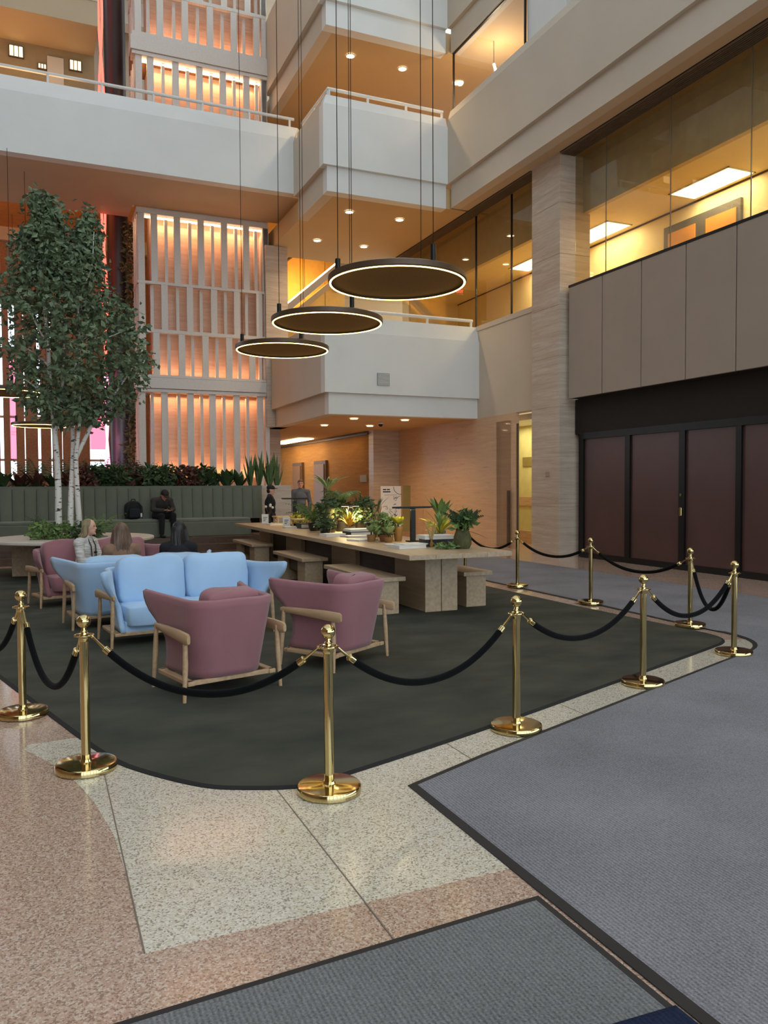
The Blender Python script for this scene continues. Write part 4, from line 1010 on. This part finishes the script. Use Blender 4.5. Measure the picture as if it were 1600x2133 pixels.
M0, V0, H0 = person('person', 'man in a dark jacket and cap on the banquette looking at his phone', (2.63, 19.33, .86), R(16), bm, 'skin_warm', ('cloth_charcoal', 'jacket'), 'cloth_black', 'short', 'hair_black', face=(0, -.72, -.62), extra=['cap'], grip=(0, -.6, .5))
ph = tag(MB().bbox(-.036, .036, -.005, .005, -.075, .075, .006).build('phone', 'black_metal', None, False, (2.63+.13, 19.33-.41, 1.13), R(16)), 'dark phone held by the man on the banquette', 'phone'); ph.rotation_euler = (R(-50), 0, R(106))
person('person', 'man in black with a cap standing at the pale planter end, turned right', (5.21, 19.0, 0), R(70), standing(1.66), 'skin', ('cloth_black', 'jacket'), 'cloth_black', 'cap', 'hair_black', face=(.1, -1, -.12), build=1.06)
person('person', 'man in a grey shirt standing behind the plants, facing the viewer', (6.66, 21.1, 0), R(-14), standing(1.83), 'skin_warm', ('cloth_grey', 'shirt'), 'cloth_black', 'short', 'hair_brown')
for o_ in COL.objects:
    if o_.name in ('person', 'person.001', 'person.002'): o_.scale = (.95, .95, .95)
# backpack on the banquette
bp_ = thing('backpack', 'black backpack lying on the banquette beside the seated man', 'backpack', (2.0, 19.36, .875), R(14))
mb = MB(); mb.cushion(0, 0, .21, .40, .22, .42, 3.2); mb.cushion(0, .0, .34, .26, .2, .2, 2.6); remeshed(mb, 'body', 'cloth_black', bp_, .014, 4)
MB().cushion(0, -.115, .15, .28, .07, .22, 4).build('front_pocket', 'cloth_navy', bp_, 'all')
MB().tube([(-.05, -.02, .43), (-.04, -.03, .475), (.04, -.03, .475), (.05, -.02, .43)], .011, 7).build('handle', 'cloth_black', bp_, True)
for s in (-1, 1): MB().tube([(s*.09, -.06, .42), (s*.17, -.14, .30), (s*.19, -.13, .12), (s*.20, -.05, .03)], .017, 8, flat=.5).build('shoulder_strap', 'cloth_navy', bp_, True)
MB().bbox(.12, .16, -.165, -.158, .06, .15, .003).build('tag', 'paint_white', bp_)
# ================================================================== PLANTS AND TABLE THINGS
LM = dict(dark=mat('leaf_dark', S(66, 88, 52), .5, var=.35, vscale=6), mid=mat('leaf_mid', S(108, 134, 72), .5, var=.3, vscale=6), pale=mat('leaf_pale', S(150, 168, 110), .5, var=.2, vscale=8),
          lime=mat('leaf_lime', S(186, 184, 60), .5, var=.25, vscale=8), gold=mat('leaf_gold', S(206, 160, 46), .5, var=.3, vscale=10), red=mat('leaf_red', S(96, 58, 46), .5, var=.4, vscale=6),
          snake=mat('leaf_snake', S(88, 112, 66), .5, var=.35, vscale=16, stretch=(1, 1, 3)), black=mat('leaf_black', S(34, 34, 30), .45, var=.2), birch=mat('leaf_birch', S(104, 120, 88), .55, var=.4, vscale=3))
def strap(L, w, tilt, arch, n=7, fold=.25):
    """leaf along +x from origin; tilt from horizontal (rad), arch bends down"""
    mb = MB(); x = z = 0; a = tilt; vs = []
    for i in range(n+1):
        u = i/n; ww = w*(.45+1.1*u if u < .45 else 1.0*(1-((u-.45)/.55)**2))*.5
        vs += [(x, -ww, z+ww*fold), (x, 0, z), (x, ww, z+ww*fold)]
        x += L/n*math.cos(a); z += L/n*math.sin(a); a -= arch/n
    fs = []
    for i in range(n):
        for k in (0, 1): fs.append((3*i+k, 3*i+3+k, 3*i+4+k, 3*i+1+k))
    return mb.add(vs, fs)
def leafmesh(m, *a, **k):
    me = strap(*a, **k).mesh('leaf'); me.materials.append(LM[m])
    for p in me.polygons: p.use_smooth = True
    return me
def rosette(t, m, n, L, w, tilt, arch, z=0, x=0, y=0, jit=.25, stuff=False):
    meshes = [leafmesh(m, L*f, w, tilt+dt, arch) for f, dt in ((1, 0), (.85, .2), (.7, .42))]
    for k in range(n):
        o = obj('leaf', meshes[k % 3], t, (x, y, z)); o.rotation_euler = (random.uniform(-.15, .15), random.uniform(-.12, .12), 2.4*k+random.uniform(-jit, jit)); s = random.uniform(.85, 1.12); o.scale = (s, s, s)
def bush(t, m, rx, rz, z, n, size, x=0, y=0, aspect=.5):
    mb = MB(); pts = []
    for _ in range(n):
        d = Vector((random.gauss(0, 1), random.gauss(0, 1), random.gauss(0, 1))).normalized()*random.uniform(.45, 1)**.6
        pts.append((x+d.x*rx, y+d.y*rx, z+rz+d.z*rz))
    leafcloud(mb, pts, size, aspect=aspect, droop=.1); return tag(mb.build('foliage', LM[m], t), kind='stuff')
def stems(t, n, h, r, z=0, x=0, y=0, m='dark_walnut'):
    for k in range(n):
        a = 2.4*k; MB().tube([(x, y, z), (x+r*.4*math.cos(a), y+r*.4*math.sin(a), z+h*.5), (x+r*math.cos(a), y+r*math.sin(a), z+h)], [.010, .008, .005], 5).build('stem', m, t)
def frondmesh(m, L, tilt, arch, lw=.10, n=12):
    mb = MB(); x = z = 0; a = tilt; ax = []
    for i in range(n+1):
        ax.append((x, z, a)); x += L/n*math.cos(a); z += L/n*math.sin(a); a -= arch/n
    mb.tube([(p[0], 0, p[1]) for p in ax], [.005*(1-.7*i/n) for i in range(n+1)], 4)
    for i in range(1, n+1):
        p = ax[i]; l_ = lw*math.sin(PI*(i/(n+1))**.7)+.01
        for s in (-1, 1):
            mb.add([(p[0], 0, p[1]), (p[0]+l_*.25, s*l_*.5, p[1]+.012), (p[0]+l_*.55, s*l_, p[1]-.02), (p[0]+l_*.05+.02, s*l_*.45, p[1])], [(0, 1, 2), (0, 2, 3)])
    me = mb.mesh('frond'); me.materials.append(LM[m]); return me
def fern(t, m, n, L, tilt, arch, z=0, lw=.1, x=0, y=0):
    ms = [frondmesh(m, L*f, tilt+d, arch, lw) for f, d in ((1, 0), (.8, .25), (.9, -.15))]
    for k in range(n):
        o = obj('frond', ms[k % 3], t, (x, y, z)); o.rotation_euler = (0, random.uniform(-.1, .1), 2.4*k+random.uniform(-.3, .3))
def pot(t, r, h, m='pot_grey', z=0, x=0, y=0):
    MB().lathe([(r*.72, 0), (r*.9, h*.3), (r, h*.9), (r, h), (r*.86, h), (r*.84, h*.85), (0, h*.85)], 24, (x, y, z)).build('pot', m, t, True)
mat('pot_grey', S(120, 116, 104), .6); mat('pot_moss', S(84, 82, 48), .9, var=.35, vscale=14, bump=.5, bscale=40); mat('pot_black', S(30, 28, 26), .5); mat('terracotta', S(166, 110, 76), .7); mat('glass_amber', S(150, 110, 60), .15, spec=.6)

# ---- birch tree
PX = lambda px: .29+(px-120)*.00827
PZ = lambda v: 1.015+(1085-v)*.00874
bt = thing('birch_tree', 'multi-stemmed birch tree with white trunks growing through the round table', 'tree', (.55, 15.75, .66))
def birchmat():
    m, nt, b = newmat('birch_bark'); N, K = nt.nodes, nt.links
    tc = N.new('ShaderNodeTexCoord'); mp = N.new('ShaderNodeMapping'); mp.inputs['Scale'].default_value = (3, 3, 9); K.new(tc.outputs['Object'], mp.inputs[0])
    nz = N.new('ShaderNodeTexNoise'); nz.inputs['Scale'].default_value = 3.2; nz.inputs['Detail'].default_value = 5; K.new(mp.outputs[0], nz.inputs['Vector'])
    cr = N.new('ShaderNodeValToRGB'); e = cr.color_ramp.elements; e[0].position = .36; e[0].color = S(58, 50, 44); e[1].position = .42; e[1].color = S(232, 226, 218)
    K.new(nz.outputs['Fac'], cr.inputs[0]); K.new(cr.outputs[0], b.inputs['Base Color']); b.inputs['Roughness'].default_value = .7
birchmat()
def trunk(pp, r0, r1, nm='trunk', dy=0, par=None):
    pts = [(PX(a)-.55, dy*i/max(1, len(pp)-1)+random.gauss(0, .01), PZ(v)-.66) for i, (a, v) in enumerate(pp)]
    # refine
    fine = []
    for i in range(len(pts)-1):
        for k in range(4): fine.append(Vector(pts[i]).lerp(Vector(pts[i+1]), k/4))
    fine.append(Vector(pts[-1]))
    sm = [fine[0]] + [(fine[i-1]+fine[i]*2+fine[i+1])/4 for i in range(1, len(fine)-1)] + [fine[-1]]
    n = len(sm); return MB().tube(sm, [1.15*(r0+(r1-r0)*i/(n-1)) for i in range(n)], 10).build(nm, 'birch_bark', par or bt, True)
t1 = trunk([(122, 1128), (122, 1080), (123, 1019), (121, 950), (117, 887), (112, 831), (109, 770), (108, 719), (100, 620), (97, 520), (95, 430)], .058, .012, dy=-.1)
trunk([(118, 897), (127, 873), (132, 860), (136, 800), (142, 700), (128, 560), (118, 450)], .035, .008, 'branch', .25, t1)
t2 = trunk([(148, 1125), (147, 1080), (150, 1019), (154, 960), (156, 915), (154, 869), (160, 820), (164, 760), (170, 650), (182, 540), (191, 440)], .05, .010, dy=.2)
t3 = trunk([(166, 1128), (165, 1085), (162, 1019), (160, 950), (165, 910), (169, 876), (170, 820), (172, 700), (168, 600)], .05, .012, dy=-.2)
trunk([(160, 952), (178, 915), (195, 880), (212, 855), (240, 820), (275, 770), (300, 730)], .038, .008, 'branch', -.3, t3)
trunk([(168, 880), (182, 866), (196, 856), (225, 800), (245, 720)], .026, .006, 'branch', .4, t3)
for pp, dy in (([(109, 760), (85, 735), (60, 720), (30, 690)], .3), ([(108, 720), (75, 660), (50, 620)], -.4), ([(170, 700), (210, 640), (235, 590)], .3), ([(150, 640), (200, 560), (205, 480)], -.3), ([(112, 830), (70, 800), (35, 780)], -.5), ([(135, 780), (120, 740), (60, 640)], .7), ([(172, 700), (230, 700), (280, 680)], -.7)):
    trunk(pp, .018, .005, 'branch', dy)
prof = [(408, 98, 10), (440, 102, 26), (480, 108, 46), (520, 122, 74), (560, 132, 92), (600, 140, 116), (650, 150, 146), (700, 165, 162), (750, 172, 158), (800, 165, 138), (840, 160, 108), (872, 160, 60)]
def prof_at(v):
    for (a, c, h), (a2, c2, h2) in zip(prof[:-1], prof[1:]):
        if a <= v <= a2:
            u = (v-a)/(a2-a); return c+(c2-c)*u, h+(h2-h)*u
    return prof[-1][1:]
rs = random.Random(5); pts = []
while len(pts) < 12500:
    v = 408 + 464*rs.random()**.8
    if rs.random() < .10: c, hw = 192, 24; v = rs.uniform(432, 560)
    else: c, hw = prof_at(v)
    a = rs.uniform(0, 2*PI); q = rs.random()**.42
    cx_ = PX(c + hw*q*math.cos(a))-.55; cy_ = hw*.00827*q*math.sin(a)*.95; cz_ = PZ(v)-.66
    for _ in range(rs.randint(10, 22)):
        pts.append((cx_+rs.gauss(0, .085), cy_+rs.gauss(0, .085), cz_+rs.gauss(0, .08)))
mb = MB(); leafcloud(mb, pts, .115, aspect=.62, droop=.55); tag(mb.build('foliage', LM['birch'], bt), 'dark green drooping birch leaves', kind='stuff')
# plants at the tree foot
for x, y, m, lab in ((.05, 15.35, 'mid', 'leafy green ground plant left of the birch trunks on the round table'), (.75, 15.3, 'dark', 'dark ground plant between the birch trunks and the fair-haired woman'), (.35, 15.30, 'mid', 'rounded green ground plant before the birch trunks')):
    t = thing('ground_plant', lab, 'plant', (x, y, .66)); stems(t, 5, .22, .12); bush(t, m, .28, .17, .02, 240, .10)
t = thing('fern', 'feathery fern right of the birch trunks on the round table', 'plant', (.95, 15.75, .66)); fern(t, 'mid', 12, .75, 1.1, 1.0, lw=.10)
t = thing('fern', 'feathery fern left of the birch trunks on the round table', 'plant', (.12, 15.85, .66)); fern(t, 'dark', 10, .62, 1.2, .9, lw=.10)

# ---- planter plants behind the banquette
PZ0 = 1.52
def pp(kind, x, y, lab):
    t = thing(kind, lab, 'plant', (x, y, PZ0)); return t
xs_ = [-1.5+.36*i for i in range(7)]
wh = ['at the left edge', 'second from the left edge', 'third from the left edge', 'fourth from the left edge', 'behind the left birch trunk', 'behind the middle birch trunk', 'right of the birch trunks']
for i, x in enumerate(xs_):
    t = pp('ti_plant', x, 20.35+.2*(i % 2), '%s leafed plant in the planter, %s' % ('dark red' if i % 3 != 2 else 'dark green', wh[i])); rosette(t, 'red' if i % 3 != 2 else 'dark', 18, .66, .13, 1.1, .7); rosette(t, 'dark', 9, .5, .11, .5, .6)
wh2 = ['left of the dark column', 'under the dark column', 'below the left corner of the slat tower', 'behind the backpack', 'behind the seated man', 'right of the seated man', 'below the middle of the slat tower', 'below the right fins of the slat tower']
for i in range(8):
    x = .9+.42*i; t = pp('shrub', x, 20.4+.15*(i % 2), 'low %s shrub in the planter %s' % ('dark green' if i % 3 else 'reddish', wh2[i])); stems(t, 5, .25, .15); bush(t, 'dark' if i % 3 else 'red', .36, .32, .02, 380, .16)
for x, lab in ((2.35, 'tall fern above the seated man in front of the slat tower'), (.75, 'arching fern behind the birch trunks'), (-.1, 'dark fern left of the birch trunks in the planter'), (1.55, 'fern by the red light tubes')):
    t = pp('fern', x, 20.75, lab); fern(t, 'dark', 16, 1.0, 1.3, .8, lw=.17)
for i, x in enumerate((3.75, 4.1, 4.45, 4.8)):
    t = pp('broadleaf_plant', x, 20.4+.1*(i % 2), 'broad-leafed dark plant in the planter, %s of four near the snake plants' % ['first', 'second', 'third', 'fourth'][i]); rosette(t, 'dark', 20, .68, .16, 1.15, .6)
for i, x in enumerate((5.05, 5.3, 5.55, 5.78)):
    t = pp('snake_plant', x, 20.3+.12*(i % 2), 'tall spiky snake plant at the right planter end, %s from its corner' % ['fourth', 'third', 'second', 'first'][i]); rosette(t, 'snake', 17, 1.0, .075, 1.42, .12)

# ---- things on the long table
TT = TZ
def card(x, y, rot, lab):
    t = thing('table_card', lab, 'sign', (x, y, TT), rot)
    o = MB().bbox(-.075, .075, -.004, .004, 0, .21, .002).build('board', 'paint_white', t); o.rotation_euler.x = -.12
    for k in range(3): 
        q = MB().box(-.045, .045-.02*k, -.006, -.004, .13-.035*k, .143-.035*k).build('printed_line', 'black_metal', t); q.rotation_euler.x = -.12
    MB().box(-.075, .075, 0, .06, 0, .005).build('foot', 'paint_white', t)
card(4.60, 17.2, R(-12), 'small white table card at the far left corner of the long table'); card(4.62, 15.6, R(-12), 'small white table card in front of the far table lamp')
def book(x, y, z, w_, d, h, rot, lab, cover='paint_white'):
    t = thing('book', lab, 'book', (x, y, z), rot, 'books on the long table')
    MB().box(-w_/2, w_/2, -d/2, d/2, 0, h*.14).build('cover', cover, t); MB().box(-w_/2+.006, w_/2-.004, -d/2+.006, d/2-.006, h*.14, h*.86).build('pages', 'page', t); MB().box(-w_/2, w_/2, -d/2, d/2, h*.86, h).build('cover', cover, t)
    MB().box(-w_/2-.002, -w_/2+.004, -d/2, d/2, 0, h).build('spine', cover, t)
mat('page', S(236, 228, 214), .8); mat('cover_dark', S(46, 40, 38), .5); mat('cover_pink', S(214, 178, 172), .6); mat('wood_tray', S(206, 172, 120), .5)
book(4.50, 9.55, TT, .42, .30, .045, R(6), 'thick pale book lying open-side at the near end of the long table'); book(4.62, 9.95, TT, .46, .32, .02, R(-4), 'thin pale magazine beside the thick book at the near table end')
book(4.56, 9.56, TT+.046, .38, .27, .012, R(10), 'thin white booklet on top of the thick pale book')
st1 = tag(MB().bbox(-.20, .20, -.15, .15, 0, .10, .008).build('riser_block', 'cover_dark', None, False, (5.02, 9.72, TT), R(-5)), 'dark block carrying a white book before the mossy vase', 'stand')
book(5.02, 9.72, TT+.10, .46, .33, .05, R(-5), 'white book on the dark block beside the mossy vase')
book(4.50, 11.15, TT, .40, .28, .022, R(20), 'pale magazine lying left of the round succulents'); book(4.45, 12.35, TT, .36, .26, .045, R(8), 'white book with dark spine in front of the plant group', 'paint_white')
book(4.72, 11.9, TT, .40, .28, .03, R(-6), 'white book right of the dark-spined one'); book(4.92, 12.35, TT, .46, .34, .07, R(4), 'thick dark bottom book of the stack', 'cover_dark'); book(4.92, 12.35, TT+.071, .44, .32, .04, R(2), 'white top book of the stack')
book(4.62, 12.05, TT+.0, .22, .2, .02, R(25), 'small pink booklet between the white books', 'cover_pink')
book(4.66, 16.5, TT, .38, .28, .03, R(5), 'white book behind the far table card'); book(4.62, 15.1, TT, .4, .26, .03, R(-4), 'white book at the foot of the far lamp'); book(4.85, 14.9, TT, .4, .3, .10, R(3), 'dark thick book below the trailing leaves', 'cover_dark')
for x, y, z, lab in ((4.95, 16.7, .15, 'raised pale timber tray at the far table end'), (4.95, 15.3, .14, 'raised pale timber tray beside the far lamp')):
    t = thing('display_tray', lab, 'tray', (x, y, TT)); MB().bbox(-.28, .28, -.2, .2, z, z+.03, .005).build('top', 'wood_tray', t)
    for a in (-.24, .24):
        for b in (-.16, .16): MB().box(a-.015, a+.015, b-.015, b+.015, 0, z).build('leg', 'wood_tray', t)
def desk_lamp(x, y, h, a, lab, e=2):
    t = thing('table_lamp', lab, 'lamp', (x, y, TT), 0, 'black T-shaped table lamps')
    MB().bbox(-.09, .09, -.07, .07, 0, .02, .005).build('base', 'black_metal', t); MB().bbox(-.038, .038, -.022, .022, .02, h, .004).build('pole', 'black_metal', t)
    MB().bbox(-a, a, -.035, .035, h, h+.024, .004).build('arm', 'black_metal', t); MB().box(-a+.04, a-.04, -.02, .02, h-.004, h).build('light_bar', 'black_metal' if e < 5 else emis('lamp_warm', (1, .8, .4, 1), 3), t)
    lamp('AREA', 'lamp_light', (0, 0, h-.02), e, (1, .78, .38), t, 2*a*.9, .05)
desk_lamp(5.06, 10.55, .50, .32, 'black T-shaped table lamp in front of the white poster stand'); desk_lamp(5.06, 13.12, .47, .20, 'black table lamp glowing over the yellow plant', 18); desk_lamp(4.92, 16.0, .56, .28, 'farthest black table lamp before the man in grey')
# mossy vase with big dark leaves
t = thing('vase_plant', 'mossy vase with fern sprays and big black leaves at the near table end', 'plant', (5.10, 9.12, TT))
MB().lathe([(.09, 0), (.12, .06), (.115, .16), (.085, .24), (.095, .26), (.07, .26), (.0, .22)], 24).build('vase', 'pot_moss', t, True)
fern(t, 'dark', 16, .38, 1.3, 1.0, .24, .09); bush(t, 'mid', .13, .15, .22, 130, .10)
for a, tl, ar, l_, w_ in ((R(10), .75, -.3, .36, .16), (R(-25), -.25, .25, .34, .05)):
    o = obj('leaf', leafmesh('black', l_, w_, tl, ar), t, (.03, 0, .24)); o.rotation_euler.z = a
bush(t, 'mid', .16, .035, .0, 90, .07, -.22, .05)
# bromeliad
t = thing('bromeliad', 'spiky bromeliad with yellow lower leaves behind the white book', 'plant', (5.42, 10.35, TT)); pot(t, .10, .12, 'pot_black'); rosette(t, 'lime', 18, .46, .05, .7, .8, .12); rosette(t, 'mid', 12, .4, .06, 1.1, .4, .14)
t = thing('tall_succulent', 'green agave with upright leaves above the bromeliad', 'plant', (5.62, 10.75, TT)); pot(t, .09, .14, 'pot_grey'); MB().cyl((0, 0, .12), (0, 0, .30), .02, .016, 8).build('stem', 'dark_walnut', t); rosette(t, 'mid', 13, .42, .09, 1.05, .35, .30)
t = thing('small_vase', 'small clear vase of dry sprigs beside the thick book', 'vase', (4.86, 9.55, TT)); MB().lathe([(.02, 0), (.03, .03), (.014, .08), (.02, .11), (0, .11)], 14).build('glass', 'glass_amber', t, True); stems(t, 6, .26, .09, .08, m='wood_tray'); bush(t, 'lime', .08, .08, .16, 30, .05)
# round succulents
def globe(x, y, r, m, lab, ph=.12):
    t = thing('round_succulent', lab, 'plant', (x, y, TT)); pot(t, .07, ph, 'glass_amber'); MB().cyl((0, 0, ph*.8), (0, 0, ph+.06), .015, n=8).build('stem', 'pot_moss', t)
    rosette(t, m, 16, r*1.35, r*.75, .35, -.9, ph+.04); rosette(t, m, 10, r, r*.6, .9, -.8, ph+.05)
globe(4.54, 10.9, .11, 'pale', 'pale round succulent at the table edge, left of the yellow one', .10); globe(4.70, 10.62, .12, 'pale', 'pale round succulent in front of the lamp pole', .08)
globe(4.80, 11.05, .13, 'pale', 'tallest pale succulent under the poster', .26); globe(4.90, 10.72, .12, 'lime', 'bright yellow-green succulent beside the lamp pole', .22)
t = thing('leafy_plant', 'bushy leafy plant amid the round succulents', 'plant', (4.74, 10.85, TT)); pot(t, .09, .1, 'terracotta'); stems(t, 5, .25, .12, .08); bush(t, 'mid', .20, .17, .06, 200, .085)
t = thing('bottle_vase', 'orange-stemmed spiky plant in a brown bottle left of the poster', 'plant', (5.0, 11.75, TT)); MB().lathe([(.04, 0), (.05, .05), (.045, .14), (.018, .2), (.02, .24), (0, .24)], 16).build('bottle', 'glass_amber', t, True); stems(t, 4, .3, .08, .2, m='terracotta'); rosette(t, 'dark', 12, .30, .022, 1.0, .5, .42)
# the plant group mid-table
t = thing('yucca', 'tall yucca on a mossy trunk in the middle of the long table', 'plant', (4.72, 13.35, TT)); pot(t, .17, .2, 'pot_black'); MB().tube([(0, 0, .15), (.02, .0, .4), (-.01, .01, .66)], [.10, .11, .05], 12).build('trunk', 'pot_moss', t, True); rosette(t, 'pale', 20, .52, .05, .85, .9, .74); bush(t, 'dark', .16, .22, .20, 220, .10)
t = thing('feather_palm', 'feathery green palm right of the yucca', 'plant', (5.06, 13.55, TT)); pot(t, .13, .18, 'pot_black'); stems(t, 3, .5, .04, .15); fern(t, 'pale', 18, .48, 1.2, 1.7, .52, .10); bush(t, 'dark', .18, .2, .2, 200, .10)
t = thing('yellow_croton', 'yellow and orange croton glowing under the lamp', 'plant', (4.98, 12.95, TT)); pot(t, .10, .11, 'pot_grey'); stems(t, 5, .2, .1, .1); rosette(t, 'gold', 18, .26, .055, 1.0, .6, .10); rosette(t, 'lime', 14, .32, .05, 1.2, .4, .14)
t = thing('green_bush', 'rounded green bush with pale blooms right of the glowing plant', 'plant', (5.40, 13.35, TT)); pot(t, .15, .16, 'pot_black'); stems(t, 6, .4, .12, .12); bush(t, 'dark', .22, .27, .10, 420, .095); bush(t, 'pale', .24, .2, .08, 36, .06)
t = thing('fern', 'arching fern left of the yucca on the long table', 'plant', (4.68, 13.95, TT)); pot(t, .13, .15, 'pot_black'); fern(t, 'mid', 18, .66, 1.0, 1.0, .15, .11)
t = thing('trailing_plant', 'lime trailing plant between the far lamp and the fern', 'plant', (4.95, 14.55, TT)); pot(t, .12, .18, 'pot_grey'); stems(t, 5, .2, .16, .15); bush(t, 'lime', .26, .14, .10, 220, .085)
t = thing('trailing_plant', 'yellowish leafy plant behind the far table card', 'plant', (5.0, 15.85, TT)); pot(t, .10, .12, 'pot_grey'); stems(t, 5, .16, .12, .1); bush(t, 'lime', .22, .10, .06, 150, .08)
t = thing('dark_plant', 'low dark leafy plant at the yucca pot', 'plant', (4.55, 13.0, TT)); pot(t, .10, .12, 'pot_black'); bush(t, 'dark', .17, .12, .04, 150, .10); stems(t, 4, .2, .1, .1)
t = thing('flower_vase', 'little dark vase with white blooms at the far table end', 'vase', (4.72, 17.3, TT)); MB().lathe([(.03, 0), (.045, .06), (.02, .14), (.025, .18), (0, .18)], 14).build('vase', 'pot_black', t, True); stems(t, 4, .2, .08, .15)
for k in range(4): MB().ball((.08*math.cos(2.4*k), .08*math.sin(2.4*k), .35+.02*k), .03, 8, 6).build('bloom', 'page', t, True)

# ---- poster stand and small wall things
ps = thing('poster_stand', 'white poster stand with black line drawing by the travertine wall', 'sign', (9.95, 22.3, 0), R(-4))
MB().bbox(-.33, .33, -.02, .02, .35, 1.62, .004).build('board', 'paint_white', ps)
for s in (-.28, .28): MB().box(s-.015, s+.015, -.015, .015, .0, .36).build('stand_leg', 'black_metal', ps)
for s in (-.28, .28): MB().box(s-.02, s+.02, -.2, .2, 0, .02).build('stand_foot', 'black_metal', ps)
for x0, x1, z in ((-.27, -.16, 1.50), (-.14, -.04, 1.50), (-.27, -.02, 1.43), (-.22, .18, 1.345)): MB().box(x0, x1, -.024, -.02, z, z+(.035 if z > 1.4 else .008)).build('printed_line', 'black_metal', ps)
MB().tube([(.08+.26*(1-math.cos(a)), -.022, 1.60-.24*math.sin(a)) for a in [PI/2*k/10 for k in range(11)]], .008, 5).build('drawn_arc', 'black_metal', ps)
rr = random.Random(3)
for k in range(16):
    x = rr.uniform(-.25, .25); z = rr.uniform(.72, 1.25); q = [(x, -.022, z)]
    for _ in range(4): x = max(-.3, min(.3, x+rr.uniform(-.09, .09))); z += rr.uniform(-.07, .07); q.append((x, -.022, z))
    MB().tube(q, .006, 4).build('drawn_stroke', 'black_metal', ps)
tag(MB().bbox(10.40, 10.66, 22.38, 22.42, .2, 1.64, .004).build('olive_board', 'sign_olive'), 'narrow olive board standing behind the poster', 'board')
w1 = tag(MB().bbox(10.14, 10.17, 24.75, 25.35, 1.76, 2.0, .004).build('wall_plaque', 'sign_olive'), 'small olive plaque on the amber-lit passage wall', 'sign')
tag(MB().bbox(10.765, 10.79, 15.2, 15.32, 1.84, 1.94, .004).build('wall_plaque', 'panel_taupe'), 'tiny raised plaque on the pillar face', 'sign')
for k, (a, b) in enumerate(((28.7, 30.1), (31.7, 33.0))):
    d = structure('door_%d' % (4+k), 'dark elevator door recess in the amber passage')
    MB().box(10.06, 10.17, a, b, 0, 2.62).build('door_frame', 'dark_walnut', d); MB().box(10.02, 10.06, a+.12, b-.12, 0, 2.48).build('door_leaf', mat('door_amber', S(120, 84, 44), .4) if 'door_amber' not in MATS else 'door_amber', d)

nk = MB(); nk.cushion(0, 0, .02, .10, .08, .04, 2.2, 12, 8, wr=.03, seed=2)
tag(nk.build('napkin', 'page', None, 'all', (.42, 11.72, .0146)), 'crumpled white napkin on the rug behind the blue sofa leg', 'napkin')
